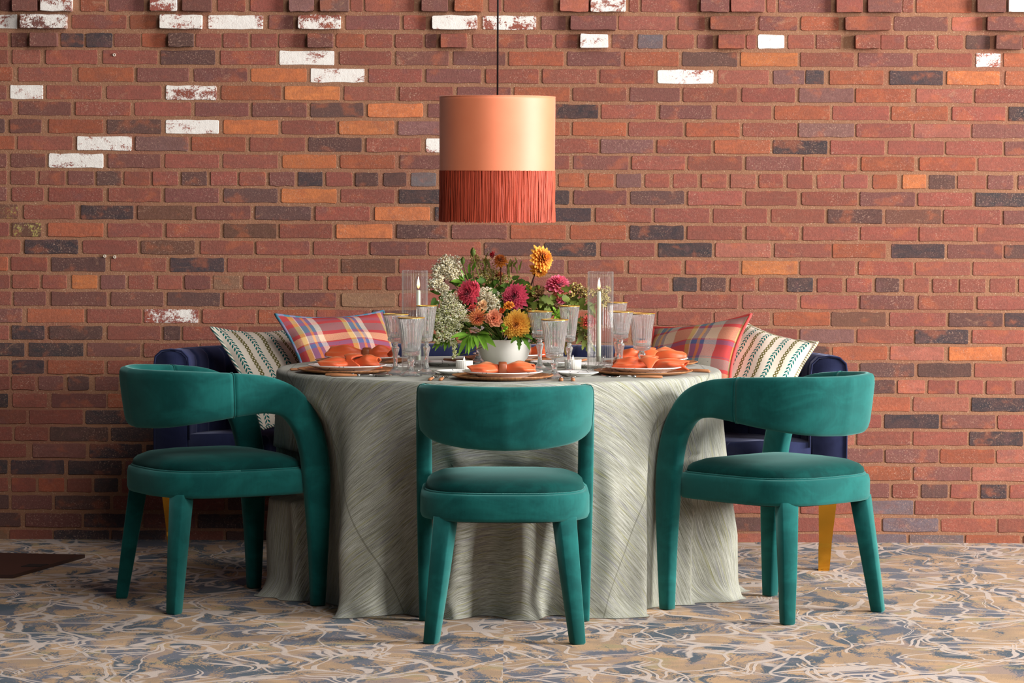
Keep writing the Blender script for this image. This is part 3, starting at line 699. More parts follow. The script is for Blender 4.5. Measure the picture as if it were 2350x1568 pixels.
pillow('striped_cushion', 'cream cushion with teal leaf and olive chain stripes, at the right end of the sofa',
       at(1698, 733, -.56), at(1876, 786, -.86), at(1600, 935, -.80), .13, STR, ROPE2)
pillow('plaid_cushion', 'dark red and teal plaid cushion with grey blue piping behind the left plates',
       at(632, 722, -.70), at(880, 714, -.36), at(712, 935, -.92), .12, plaid_mat((168, 40, 46), .10), rope_mat('blue_piping', (52, 104, 124), (110, 104, 130), 120))
pillow('plaid_cushion', 'bright red and yellow plaid cushion with red piping behind the right plates',
       at(1500, 752, -.46), at(1724, 722, -.80), at(1450, 925, -.63), .12, plaid_mat((204, 62, 64), .05, .13), plain('red_piping', (214, 74, 70), .85))

# ---------------------------------------------------------------- tableware
CER = plain('white_ceramic', (240, 238, 234), .22, 0, .02, 5)
CHW = NT('acacia_wood'); CHW.set(Base_Color=CHW.ramp(CHW.noise(CHW.mapv(CHW.obj(), (3, 22, 3)), 3, 4, .6, 1.2), [(.3, lin(132, 80, 48)), (.5, lin(176, 116, 72)), (.7, lin(206, 150, 100))]), Roughness=.42); CHW = CHW.m
HAN = plain('handle_wood', (182, 120, 78), .45, 0, .22, 30)
STEEL = plain('steel', (200, 196, 190), .18, 1.0, .05)
def print_mat():
    m = NT('leaf_print_ceramic'); P = m.obj(); v = m.n('TexVoronoi', feature='DISTANCE_TO_EDGE'); m.put(v.inputs[0], m.mapv(P, (1, 1, 0))); v.inputs['Scale'].default_value = 34
    ln = m.math('MULTIPLY', m.math('LESS_THAN', v.outputs[0], .035), m.smooth(m.noise(P, 40, 1), .5, .56))
    m.set(Base_Color=m.mix(m.math('MULTIPLY', ln, .8), lin(240, 238, 234), lin(70, 72, 74)), Roughness=.22); return m.m
PRT = print_mat()
def plate_prof(R, h, b, th=.004, foot=.002):
    return [(b * .9, 0), (b, 0), (b + .004, .003), (R * .80, h * .52), (R * .95, h * .86), (R, h), (R - .002, h + .002), (R * .94, h * .86 + th), (R * .78, h * .52 + th), (b * .9, th + .002), (.004, th + .002)]
def make_charger():
    t = thing('charger_plate', 'x', 'plate'); v, f = lathe([(.095, 0), (.115, .0005), (.145, .0055), (.163, .012), (.165, .0145), (.160, .0148), (.140, .0095), (.11, .0065), (.003, .006)], 64)
    mesh('charger_plate', v, f, CHW, None); o = COL.objects[-1]; bpy.data.objects.remove(t); return o
def solo(name, vf, mat, label, cat, loc, rz=0, group=None, smooth=True):
    o = mesh(name, vf[0], vf[1], mat, None, smooth); o.location = loc; o.rotation_euler = (0, 0, rz); return tag(o, label, cat, group)
SET = [((-.030, -2.075), -90, 'front', 'nearest the green chair seen from behind'), ((.435, -1.800), -31, 'fr', 'beside the right chair'), ((-.548, -1.775), -149, 'fl', 'beside the left chair'),
       ((.480, -1.310), 20, 'br', 'before the right plaid cushion'), ((-.520, -1.270), 160, 'bl', 'before the left plaid cushion'), ((-.008, -1.080), 90, 'b', 'behind the flower bowl')]
def dup1(o, loc, rz, label):
    c = o.copy(); COL.objects.link(c); c.location = loc; c.rotation_euler = (0, 0, rz); c['label'] = label; return c
ch0 = solo('charger_plate', lathe([(.095, 0), (.115, .0005), (.145, .0055), (.163, .012), (.165, .0145), (.160, .0148), (.140, .0095), (.11, .0065), (.003, .006)], 64), CHW, '', 'plate', (0, 0, 0), 0, 'wooden charger plates')
pl0 = solo('dinner_plate', lathe(plate_prof(.131, .019, .078), 64), PRT, '', 'plate', (0, 0, 0), 0, 'white dinner plates')
for i, ((x, y), a, k, w) in enumerate(SET):
    for o, z, nm in ((ch0, TZ, 'round brown wooden charger plate under the white plate ' + w), (pl0, TZ + .0068, 'round white dinner plate on a wooden charger ' + w)):
        if i == 0: o.location = (x, y, z); o.rotation_euler = (0, 0, radians(a)); o['label'] = nm
        else: dup1(o, (x, y, z), radians(a + i * 40), nm)
BP = [((-.178, -1.862), 'small white bread plate behind the forks of the front setting'), ((.213, -1.905), 'small white bread plate under the tall flute beside the front setting'),
      ((-.235, -1.365), 'small white bread plate holding a butter knife, behind the left candle'), ((.135, -1.330), 'small white bread plate behind the stem of the middle wine glass'),
      ((-.400, -1.585), 'small white bread plate right of the left charger, behind the leftmost wine glass'), ((.275, -1.450), 'small white bread plate behind the right hurricane candle')]
bp0 = None
for (x, y), lb in BP:
    if bp0 is None: bp0 = solo('bread_plate', lathe(plate_prof(.073, .013, .045, .003), 48), PRT, lb, 'plate', (x, y, TZ), 0, 'small white bread plates')
    else: dup1(bp0, (x, y, TZ), x * 20, lb)

# napkins: a bow of cloth pinched at the middle
NAP = NT('rust_satin_linen'); lw = NAP.n('LayerWeight'); lw.inputs[0].default_value = .5
NAP.set(Base_Color=NAP.mix(NAP.noise(NAP.pos(), 14, 3), lin(202, 70, 36), lin(228, 102, 46)), Roughness=.5, Sheen_Weight=.3, Sheen_Tint=(1, .75, .4, 1)); NAP.bump(NAP.noise(NAP.mapv(NAP.obj(), (1, 1, 1)), 500, 2), .2, .0006); NAP = NAP.m
LEA = plain('tan_leather', (150, 78, 44), .42, 0, .15, 25)
def wing(sgn, L, wmax, hmax, seed, droop, pinch=.014):
    rnd = random.Random(seed); ph = [rnd.uniform(0, 6.28) for _ in range(4)]; rings = []; n = 40
    for i in range(15):
        u = i / 14; e = sm(0, .6, u) * (1 - .42 * sm(.62, 1, u))
        w = pinch + (wmax - pinch) * e; h = .016 + (hmax - .016) * e * (1 - .35 * u * u)
        ring = []
        for j in range(n):
            t = 2 * pi * j / n; c, s = cos(t), sin(t)
            fold = 1 + e * (.46 * (.5 - abs(sin(1.5 * t + ph[0] + u * .5))) + .26 * (.5 - abs(sin(2.5 * t + ph[1] + u * 1.5))) + .05 * sin(8 * t + ph[2]))
            yy, zz = w * c * fold, h * (s if s > 0 else s * .55) * fold
            xx = L * u + .014 * e * sin(2 * t + ph[3]) * u
            zz = zz + h * .55 + .006 * (1 - e) - droop * u * u * (.5 + .5 * c)
            ring.append(Vector((sgn * xx, yy, max(.0005, zz))))
        rings.append(ring)
    return loft(rings, True, False)
def napkin(label, loc, rz, L1, L2, seed, ring=True, knot=False, h=.030, d=(.01, .0)):
    t = thing('napkin', label, 'napkin', loc, rz, 'rust napkins on the plates')
    a = wing(-1, L1, .050, h * .92, seed, d[0]); b = wing(1, L2, .046, h, seed + 1, d[1])
    v, f = join([a, b]); o = mesh('cloth', v, f, NAP, t)
    so = o.modifiers.new('thickness', 'SOLIDIFY'); so.thickness = .0016; so.offset = 0
    if ring:
        R = []
        for x, k in ((-.013, .92), (-.010, 1), (.010, 1), (.013, .92)):
            R.append([Vector((x, .024 * k * math.copysign(abs(cos(q)) ** .6, cos(q)), .0205 + .0215 * k * math.copysign(abs(sin(q)) ** .6, sin(q)))) for q in [2 * pi * j / 24 for j in range(24)]])
        v, f = loft(R); mesh('napkin_ring', v, f, LEA, t)['label'] = 'tan leather napkin ring'
    if knot:
        R = []
        for i in range(13):
            q = -1.1 + 3.6 * i / 12; wv = .020 + .010 * sin(i * .9)
            R.append([Vector((wv * math.copysign(abs(cos(p)) ** .7, cos(p)) + .006 * sin(q * 2), .030 * cos(q), .022 + .022 * sin(q) + .0045 * sin(p))) for p in [2 * pi * j / 14 for j in range(14)]])
        v1 = loft(R)
        fl_ = []
        for i in range(9):                                   # the loose corner that hangs over the plate rim
            u = i / 8; w = .034 * (1 - u) ** .9 + .001
            fl_.append([Vector((w * (-1 + 2 * j / 8) + .006 * u, -.026 - .052 * u, .036 - .034 * u * u + .010 * (1 - ((-1 + 2 * j / 8)) ** 2) * (1 - u))) for j in range(9)])
        v2 = loft(fl_, False, False); v, f = join([v1, v2]); o = mesh('knot', v, f, NAP, t)
        so = o.modifiers.new('thickness', 'SOLIDIFY'); so.thickness = .0016; so.offset = 0
    return t
NZ = TZ + .0068 + .0075
napkin('rust napkin drawn through a tan leather ring, on the front plate', (-.030, -2.075, NZ), radians(2), .108, .100, 3, True, False, .031)
napkin('rust napkin tied in a bow with a hanging corner, on the right front plate', (.455, -1.800, NZ), radians(-5), .115, .125, 12, False, True, .030, (0, .006))
napkin('rust napkin tied in a bow with flat left point, on the left front plate', (-.525, -1.775, NZ), radians(6), .115, .085, 21, False, True, .029, (.016, 0)).children[1].rotation_euler.z = radians(150)
napkin('dark rust napkin in a tan leather ring, on the left back plate', (-.505, -1.270, NZ), radians(-8), .135, .085, 33, True, False, .032, (-.012, .01))
napkin('orange napkin with a long right flap, on the right back plate', (.470, -1.310, NZ), radians(4), .105, .125, 44, False, True, .034, (0, .004))
napkin('coral napkin half hidden behind the flower bowl', (.055, -1.085, NZ), radians(0), .10, .09, 55, True, False, .034)

# cutlery: wooden handle, metal end; built along +y from the handle's end
def handle(L, w=.0065):
    R = []
    for y, k, z in ((0, .5, .005), (.003, 1, .005), (L * .5, 1.05, .0055), (L - .004, .82, .005), (L, .7, .005)):
        R.append([Vector((w * k * cos(q), y, z + .0042 * k * sin(q))) for q in [2 * pi * j / 10 for j in range(10)]])
    return loft(R)
def cutlery(kind):
    t = thing(kind, '', 'cutlery', group=kind + 's with wooden handles'); HL = .088
    v, f = handle(HL); mesh('handle', v, f, HAN, t)['label'] = 'wooden handle'
    v, f = lathe([(.002, -.004), (.0052, -.004), (.0058, 0), (.0052, .004), (.002, .004)], 12); o = mesh('collar', v, f, STEEL, t); o.location = (0, HL + .003, .005); o.rotation_euler = (pi / 2, 0, 0)
    if kind == 'table_fork':
        p = [tube([(0, HL, .005), (0, HL + .03, .007), (0, HL + .052, .006)], [.003, .0022, .0035], 8)]
        p.append(loft([[Vector((x * w, y, z + h)) for x, h in ((-1, 0), (1, 0), (1, .0015), (-1, .0015))] for y, w, z in ((HL + .048, .004, .006), (HL + .06, .0105, .003), (HL + .072, .011, .003))]))
        for k in range(4):
            x = -.0093 + .0062 * k; p.append(tube([(x, HL + .070, .004), (x, HL + .09, .004), (x, HL + .112, .0095)], [.0013, .0013, .0008], 6))
        v, f = join(p); mesh('tines', v, f, STEEL, t)
    elif kind == 'teaspoon':
        p = [tube([(0, HL, .005), (0, HL + .035, .007), (0, HL + .062, .005)], [.003, .0022, .003], 8)]
        R = []
        for i in range(11):
            q = pi * i / 10; y = HL + .085 - .030 * cos(q); w = .0175 * sin(q) ** .8 + .0012
            R.append([Vector((w * x, y, .0035 + .006 * (x * x) * (sin(q)) + .002 * (1 - sin(q)) + (-1 if k else 0) * 0)) for k, x in enumerate([-1, -.6, -.25, 0, .25, .6, 1])])
        p.append(loft(R, False, False)); v, f = join(p); o = mesh('bowl', v, f, STEEL, t); so = o.modifiers.new('thickness', 'SOLIDIFY'); so.thickness = .0011
    else:
        R = [[Vector((x, y, z + h)) for x, z, h in ((-w * .5, .004, 0), (w, .004, 0), (w, .004, .0012), (-w * .5, .004, .002))] for y, w in ((HL, .0045), (HL + .012, .0075), (HL + .05, .011), (HL + .09, .0115), (HL + .108, .003))]
        v, f = loft(R); mesh('blade', v, f, STEEL, t, smooth=False)
    return t
PROTO = {}
def place_cut(kind, p0, p1, label, z=TZ, tilt=0):
    a = math.atan2(p1[1] - p0[1], p1[0] - p0[0]) - pi / 2
    if kind not in PROTO: PROTO[kind] = o = cutlery(kind); o.location = (p0[0], p0[1], z); o.rotation_euler = (tilt, 0, a); o['label'] = label
    else: o = copy_tree(PROTO[kind], (p0[0], p0[1], z), a, label); o.rotation_euler = (tilt, 0, a)
place_cut('table_fork', (-.262, -2.185), (-.245, -1.98), 'outer fork with wooden handle left of the front plate')
place_cut('table_fork', (-.228, -2.190), (-.214, -1.99), 'inner fork with wooden handle beside the front charger')
place_cut('table_knife', (.158, -2.190), (.160, -1.99), 'knife with wooden handle beside the front charger')
place_cut('teaspoon', (.196, -2.185), (.196, -1.98), 'spoon with wooden handle right of the front plate knife')
place_cut('table_knife', (-.610, -1.960), (-.41, -1.962), 'knife with wooden handle along the left table edge')
place_cut('teaspoon', (-.590, -1.992), (-.39, -1.990), 'spoon with wooden handle on the left table edge')
place_cut('table_fork', (.490, -2.008), (.29, -1.985), 'fork with wooden handle along the right table edge')
place_cut('table_knife', (.662, -1.665), (.48, -1.575), 'knife with wooden handle right of the right front charger')
place_cut('teaspoon', (.662, -1.715), (.49, -1.612), 'spoon with wooden handle sticking out past the right front charger')
place_cut('table_fork', (-.742, -1.70), (-.55, -1.585), 'fork with wooden handle behind the left front charger')
place_cut('butter_knife', (-.235, -1.335), (-.16, -1.42), 'small knife with wooden handle lying on the bread plate behind the left candle', TZ + .0145)
place_cut('table_fork', (.215, -1.04), (.195, -1.23), 'fork with wooden handle behind the right votive')
place_cut('teaspoon', (.262, -1.06), (.215, -1.25), 'spoon with wooden handle behind the right hurricane candle')

# glassware
def glass_mat(name, rough=0.0, ior=1.45, tint=(1, 1, 1, 1)):
    m = NT(name); m.set(Base_Color=tint, Roughness=rough, IOR=ior, Transmission_Weight=.93); return m.m  # a little diffuse white stands in for light caught in the cut flutes
CRY = glass_mat('crystal', 0, 1.48)
GRIM = plain('gilt_rim', (222, 168, 76), .3, .6)
def goblet(name, H, hb, rim, rbot, stem):
    """H height, hb height of the bowl's floor, rim and bowl-bottom radius, stem = [(r, z)]"""
    t = thing(name, '', 'glass', group='gold rimmed crystal glasses')
    cut = lambda q, r, z: 1 + (.07 * abs(cos(q * 11)) - .05) * sm(H, H * .88, z) * (1 if z > hb else 0)
    hi = H - hb
    prof = [(rbot * .30, hb - .006), (rbot * .70, hb - .003), (rbot * .97, hb), (rbot, hb + .006), (rbot * .96, hb + .010), (rbot * 1.02, hb + .016)]
    for u in (.25, .45, .65, .82, .94, 1): prof.append((rbot + (rim - rbot) * (u ** 1.5) + .002, hb + .012 + (hi - .012) * u))
    inner = [(r - .0028, z) for r, z in prof[::-1] if z > hb + .012] + [(rbot * .82, hb + .013), (rbot * .4, hb + .010), (.002, hb + .009)]
    v, f = lathe(prof + inner, 154, cut); mesh('bowl', v, f, CRY, t)
    oct_ = lambda q, r, z: 1 / max(.924, cos((q % (pi / 4)) - pi / 8))
    v, f = lathe([(.002, .0008), (.034, .0008), (.036, .0028), (.030, .0055), (.014, .016), (.0085, .024)] + stem + [(rbot * .28, hb - .0065)], 48, oct_); mesh('stem', v, f, CRY, t)
    v, f = tube([((rim + .0006) * cos(2 * pi * k / 48), (rim + .0006) * sin(2 * pi * k / 48), H - .0005) for k in range(49)], .0018, 6); mesh('gold_rim', v, f, GRIM, t)['label'] = 'gilt rim'
    return t
WS = [(.006, .04), (.0075, .066), (.0125, .087), (.0118, .091), (.0065, .096), (.0085, .101)]
GP = dict(wine_glass=goblet('wine_glass', .200, .112, .0405, .0255, WS),
          goblet=goblet('goblet', .192, .070, .0425, .0290, [(.0075, .034), (.0105, .044), (.0125, .054), (.0080, .060)]),
          flute=goblet('flute', .227, .112, .0325, .0205, [(r * .95, z) for r, z in WS]))
GL = [('wine_glass', -.383, -1.885, 'leftmost wine glass with gold rim and long stem, before the left plaid cushion'), ('goblet', -.330, -1.945, 'short stemmed gold rimmed goblet before the left hurricane candle'),
      ('flute', -.282, -1.845, 'tall gold rimmed flute just left of the white flower sprays'), ('wine_glass', .094, -1.62, 'gold rimmed wine glass right of the mustard dahlia'),
      ('goblet', .138, -2.045, 'short stemmed gold rimmed goblet behind the knife of the front setting'), ('flute', .189, -1.825, 'tall gold rimmed flute left of the right hurricane candle'),
      ('flute', .357, -1.525, 'tall gold rimmed flute behind the right hurricane candle'), ('wine_glass', .367, -1.615, 'gold rimmed wine glass just right of the right hurricane candle'),
      ('goblet', .440, -1.560, 'short stemmed gold rimmed goblet behind the bow napkin of the right front plate'), ('wine_glass', -.118, -1.235, 'wine glass behind the leaves left of the white bowl')]
seen = set()
for k, x, y, lb in GL:
    if k in seen: copy_tree(GP[k], (x, y, TZ), x * 9, lb)
    else: seen.add(k); GP[k].location = (x, y, TZ); GP[k]['label'] = lb

def hurr_mat():
    m = NT('ribbed_glass'); tr = m.n('BsdfTransparent'); gl = m.n('BsdfGlossy'); gl.inputs['Roughness'].default_value = .10
    tr.inputs[0].default_value = (.95, .945, .94, 1)
    fr = m.n('LayerWeight'); fr.inputs[0].default_value = .5
    df = m.n('BsdfDiffuse'); df.inputs[0].default_value = (.9, .88, .86, 1); g2 = m.n('MixShader'); g2.inputs[0].default_value = .28; m.t.links.new(gl.outputs[0], g2.inputs[1]); m.t.links.new(df.outputs[0], g2.inputs[2])
    mx = m.n('MixShader'); m.t.links.new(m.math('ADD', m.math('MULTIPLY', m.math('POWER', fr.outputs['Facing'], 1.6), .30), .02, clamp=True), mx.inputs[0]); m.t.links.new(tr.outputs[0], mx.inputs[1]); m.t.links.new(g2.outputs[0], mx.inputs[2])
    m.t.links.new(mx.outputs[0], m.out.inputs[0]); return m.m
RIB = hurr_mat(); WAX = plain('sage_wax', (206, 218, 200), .5, 0, .02, 5, Subsurface_Weight=.2)
FLM = NT('flame'); FLM.set(Base_Color=(0, 0, 0, 1), Emission_Color=FLM.ramp(FLM.sep(FLM.n('TexCoord').outputs['Generated'])[2], [(0, (1, .35, .08, 1)), (.4, (1, .66, .3, 1)), (.75, (1, .9, .7, 1))]), Emission_Strength=5.0); FLM = FLM.m
WICK = plain('wick', (40, 30, 24), .9)
def flame(parent, z, h=.04, r=.0052):
    v, f = lathe([(.0006, 0), (r * .75, h * .12), (r, h * .28), (r * .75, h * .55), (r * .35, h * .8), (.0004, h)], 16); o = mesh('flame', v, f, FLM, parent); o.location = (0, 0, z); return o
for x, y, wh in ((-.325, -1.715, 'left'), (.294, -1.745, 'right')):
    nb = 'behind the goblet at left' if wh == 'left' else 'beside the red dahlia at right'
    h = thing('hurricane_glass', 'tall ribbed clear glass cylinder around the lit candle ' + nb, 'hurricane', (x, y, TZ))
    rb_ = lambda q, r, z: 1 + .05 * abs(sin(q * 14))
    v, f = lathe([(.0405, .0005), (.0415, .002), (.0415, .337), (.0400, .338), (.0390, .337), (.0390, .004)], 224, rb_); mesh('cylinder', v, f[:-2], RIB, h)
    v, f = tube([(.0412 * cos(2 * pi * k / 48), .0412 * sin(2 * pi * k / 48), .338) for k in range(49)], .0016, 6); mesh('rim', v, f, RIB, h)
    c = solo('candle_holder', lathe([(.003, .001), (.030, .001), (.031, .004), (.026, .012), (.024, .020), (.0175, .024), (.0155, .034), (.0185, .052), (.019, .058), (.0125, .058), (.0112, .040), (.002, .038)], 48, lambda q, r, z: 1 + .03 * cos(q * 16)), RIB,
             'small pressed glass candle holder inside the hurricane ' + nb, 'candle holder', (x, y, TZ))
    tp = thing('taper_candle', 'pale sage taper candle burning inside the hurricane ' + nb, 'candle', (x + (.012 if wh == 'left' else -.005), y, TZ + .039))
    v, f = lathe([(.0078, 0), (.0076, .10), (.0068, .228), (.0058, .233), (.002, .2345)], 24); mesh('wax', v, f, WAX, tp)
    v, f = tube([(0, 0, .233), (.0004, 0, .240), (.001, 0, .245)], .0008, 6); mesh('wick', v, f, WICK, tp); flame(tp, .2395)
VOT = plain('white_ribbed_glass', (236, 232, 224), .35, 0, .02, 5)
for x, y, lb in ((-.160, -1.672, 'white ribbed votive candle cup left of the front napkin'), (.207, -1.565, 'white ribbed votive candle cup with a flame behind the tall flute')):
    t = thing('votive_candle', lb, 'candle', (x, y, TZ))
    v, f = lathe([(.022, .0006), (.0275, .002), (.0285, .034), (.0275, .036), (.0262, .034), (.0258, .012), (.002, .010)], 72, lambda q, r, z: 1 + .018 * cos(q * 24)); mesh('cup', v, f, VOT, t)
    v, f = lathe([(.0252, .011), (.0252, .024), (.002, .0245)], 32); mesh('wax', v, f, plain('votive_wax', (240, 232, 216), .5), t); flame(t, .0255, .024, .004)

# ---------------------------------------------------------------- flowers in the white bowl
BOWL = Vector((-.026, -1.47, TZ))
bw = tag(mesh('flower_bowl', *lathe([(.030, .0005), (.042, .0008), (.046, .004), (.064, .016), (.080, .036), (.089, .060), (.0925, .085), (.0920, .098), (.0900, .099), (.0885, .096), (.084, .058), (.060, .022), (.003, .012)], 72),
              plain('matt_white_ceramic', (234, 230, 222), .45, 0, .02, 5), None, loc=BOWL), 'round matt white bowl holding the flowers at the middle of the table', 'bowl')
def vc_mat(name, rough, sss=0, sheen=0):
    m = NT(name); c = m.n('Attribute', attribute_name='col').outputs['Color']
    m.set(Base_Color=m.mix(.25, c, m.mix(m.noise(m.pos(), 160, 2), (.25, .25, .25, 1), (.75, .75, .75, 1)), 'OVERLAY'), Roughness=rough, Sheen_Weight=sheen, Specular_IOR_Level=.25)
    tl = m.n('BsdfTranslucent'); m.t.links.new(c, tl.inputs[0]); mx = m.n('MixShader'); mx.inputs[0].default_value = sss
    m.t.links.new(m.b.outputs[0], mx.inputs[1]); m.t.links.new(tl.outputs[0], mx.inputs[2]); m.t.links.new(mx.outputs[0], m.out.inputs[0])
    return m.m
PET, LEAF, BLOS = vc_mat('petal', .6, .38, .2), vc_mat('leaf', .5, .35), vc_mat('blossom', .8, .16)
def mixc(a, b, t): return tuple(x + (y - x) * t for x, y in zip(a, b))
def c4(c, g=1): return lin(*[min(255, max(0, x * g)) for x in c])
def frame(ax):
    ax = Vector(ax).normalized(); x = ax.orthogonal().normalized(); return Matrix((x, ax.cross(x), ax)).transposed()
RF = random.Random(5)
def petals(n, R, w, cols, tmin, tmax, depth, axis, cup=.35, lmin=.4, start=0, curl=.3, squash=None):
    """petals set in a golden-angle spiral from the heart outward"""
    vs, fs, cs = [], [], []; M = frame(axis)
    for i in range(start, n):
        t = i / max(1, n - 1); az = i * 2.39996; tilt = radians(tmin + (tmax - tmin) * t ** .8) + RF.gauss(0, .06)
        L = R * (lmin + (1 - lmin) * t) * RF.uniform(.92, 1.06); W_ = w * (.5 + .5 * t) * RF.uniform(.9, 1.1)
        base = Vector((0, 0, depth * (1 - t))); rad0 = R * .12 * t
        b0 = len(vs); d = Vector((sin(tilt), 0, cos(tilt))); up = Vector((-cos(tilt), 0, sin(tilt)))
        for k in range(5):
            s = k / 4; ww = W_ * (.35, .85, 1.0, .82, .18)[k]
            for o in (-1, 0, 1):
                p = d * (L * s) + up * (cup * ww * (abs(o) ** 2) * (1 - .2 * s) + curl * L * s * s * .35) + Vector((rad0, o * ww, 0))
                p = Vector((p.x * cos(az) - p.y * sin(az), p.x * sin(az) + p.y * cos(az), p.z)) + base
                vs.append(M @ p)
                q = mixc(mixc(cols[0], cols[1], min(1, t * 1.2)), cols[2], s * .75); g = RF.uniform(.92, 1.06) * (.70 + .40 * s)  # bases darkened to paint shade into the gaps between petals
                cs.append(c4(q, g))
        for k in range(4):
            for o in range(2): fs.append((b0 + k * 3 + o, b0 + k * 3 + o + 1, b0 + k * 3 + o + 4, b0 + k * 3 + o + 3))
    return vs, fs, cs
def stem_to(parent, a, b, r, col, bend=.01):
    a, b = Vector(a), Vector(b); m_ = (a + b) / 2 + Vector((bend, 0, 0))
    pts = [a * (1 - t) ** 2 + m_ * 2 * t * (1 - t) + b * t * t for t in [k / 8 for k in range(9)]]
    v, f = tube(pts, r, 7); return mesh('stem', v, f, LEAF, parent, col=[c4(col)] * len(v))
HEART = BOWL + Vector((0, 0, .05))
def flower(name, label, px, py, dy, R, w, n, cols, tmin, tmax, depth, axis, heart=None, stemc=(84, 104, 44), cat='flower', extra=None, stem_r=.0022, group=None, **kw):
    p = at(px, py, -1.47 + dy); t = thing(name, label, cat, p, 0, group)
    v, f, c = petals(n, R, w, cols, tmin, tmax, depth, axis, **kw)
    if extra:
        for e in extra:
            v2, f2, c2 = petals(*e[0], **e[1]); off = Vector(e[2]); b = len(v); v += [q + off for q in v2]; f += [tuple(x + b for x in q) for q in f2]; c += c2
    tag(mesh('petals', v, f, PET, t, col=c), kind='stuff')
    ax = Vector(axis).normalized()
    if heart:
        M = frame(axis); hv, hf, hc = [], [], []
        for k in range(26):
            az = k * 2.4; r = .0016 * sqrt(k) * R / .03; q = M @ Vector((r * cos(az), r * sin(az), depth + .003)); b = len(hv)
            s = .0014; hv += [q + M @ Vector(o) * s for o in ((1, 0, 0), (-.5, .87, 0), (-.5, -.87, 0), (0, 0, 2.2))]; hf += [(b, b + 1, b + 3), (b + 1, b + 2, b + 3), (b + 2, b, b + 3)]; hc += [c4(heart)] * 4
        mesh('heart', hv, hf, PET, t, col=hc)
    stem_to(t, -ax * .004, HEART - p + Vector((RF.uniform(-.03, .03), RF.uniform(-.03, .03), 0)), stem_r, stemc, RF.uniform(-.02, .02))
    return t
YO = ((228, 120, 36), (252, 168, 60), (255, 190, 84))
flower('dahlia', 'tall pale orange dahlia rising highest above the bouquet', 1242, 594, -.02, .047, .0098, 120, YO, 4, 112, .016, (.62, -.62, .28), stemc=(70, 40, 34), lmin=.42, stem_r=.0026,
       extra=[((46, .034, .009, YO, 40, 118, .004, (.0, -.75, -.66)), dict(start=8), (-.006, -.004, -.040))])
RO = ((150, 26, 56), (206, 56, 84), (232, 104, 118))
flower('dahlia', 'deep pink dahlia at the left of the bouquet with the cream sprays', 1076, 672, -.10, .041, .0088, 110, RO, 4, 105, .016, (-.45, -.88, .1), lmin=.42,
       extra=[((22, .026, .008, RO, 50, 100, .004, (.9, -.3, .3)), dict(start=5), (.024, 0, .020))])
flower('dahlia', 'deep pink dahlia with a green eye at the middle of the bouquet', 1183, 681, -.10, .045, .0085, 130, ((140, 24, 60), (204, 58, 90), (224, 100, 122)), 6, 104, .017, (-.30, -.92, .22), heart=(128, 132, 50), lmin=.40)
PK = ((214, 44, 96), (232, 84, 124), (248, 140, 160))
flower('dahlia', 'bright pink dahlia at the right with a yellow streaked back', 1281, 655, -.05, .044, .0105, 80, PK, 6, 108, .012, (.15, -.52, .84), lmin=.45,
       extra=[((30, .030, .010, ((244, 190, 100), (250, 208, 140), (236, 96, 110)), 30, 112, .004, (.12, -.86, -.5)), dict(start=4), (.006, -.014, -.026)),
              ((16, .022, .008, PK, 60, 110, .002, (-.5, -.8, -.3)), dict(start=4), (-.026, -.006, -.004)), ((12, .024, .008, PK, 60, 110, .002, (.2, -.6, -.7)), dict(start=2), (.012, -.01, -.050))])
MU = ((220, 126, 20), (248, 174, 54), (255, 208, 104))
flower('dahlia', 'large mustard yellow dahlia low over the rim of the bowl', 1186, 746, -.14, .050, .0098, 135, MU, 4, 108, .018, (-.22, -.95, .12), lmin=.42)
flower('lisianthus', 'round peach ruffled flower left of the mustard dahlia', 1134, 732, -.16, .031, .0125, 34, ((226, 110, 60), (242, 148, 106), (250, 180, 146)), 12, 92, .010, (-.1, -.97, .15), lmin=.6, cup=.5)
flower('spider_dahlia', 'spiky orange dahlia with a coral tip at the left of the round peach flower', 1096, 728, -.15, .034, .0040, 90, ((226, 70, 50), (246, 140, 80), (250, 180, 120)), 10, 118, .012, (.1, -.8, -.5), lmin=.5,
       extra=[((34, .022, .0045, ((206, 40, 50), (226, 70, 66), (236, 110, 90)), 8, 80, .006, (-.35, -.4, .85)), {}, (-.014, 0, .026))])
OT = ((240, 130, 40), (250, 150, 50), (252, 178, 84))
flower('torch_flower', 'drooping orange flower with a red tip on a tall brown stem', 1149, 600, .02, .026, .0048, 90, OT, 10, 128, .014, (-.25, -.55, .8), stemc=(110, 54, 36), lmin=.5, stem_r=.002,
       extra=[((40, .017, .0042, ((186, 20, 44), (214, 34, 54), (226, 60, 70)), 6, 90, .010, (-.95, -.25, .32)), {}, (-.022, 0, .020))])
flower('red_dahlia', 'small red and yellow dahlia at the right beside the hurricane glass', 1351, 738, -.14, .025, .0042, 70, ((176, 24, 44), (208, 48, 58), (232, 110, 90)), 6, 95, .008, (.35, -.85, .35), lmin=.4,
       extra=[((26, .030, .0075, ((246, 190, 96), (248, 204, 120), (240, 160, 90)), 60, 120, .002, (-.1, -.7, -.7)), dict(start=6), (-.008, .002, -.010))])
flower('carnation', 'small peach flower behind the brown torch flower stem', 1146, 638, .06, .020, .008, 26, ((200, 96, 60), (226, 136, 90), (236, 160, 116)), 8, 70, .010, (0, -.5, .86), lmin=.7)
flower('lisianthus', 'pale peach bud over the spiky orange dahlia', 1108, 702, -.13, .021, .010, 14, ((236, 170, 110), (246, 196, 140), (250, 214, 170)), 20, 80, .006, (.1, -.9, .4), lmin=.7, cup=.6)
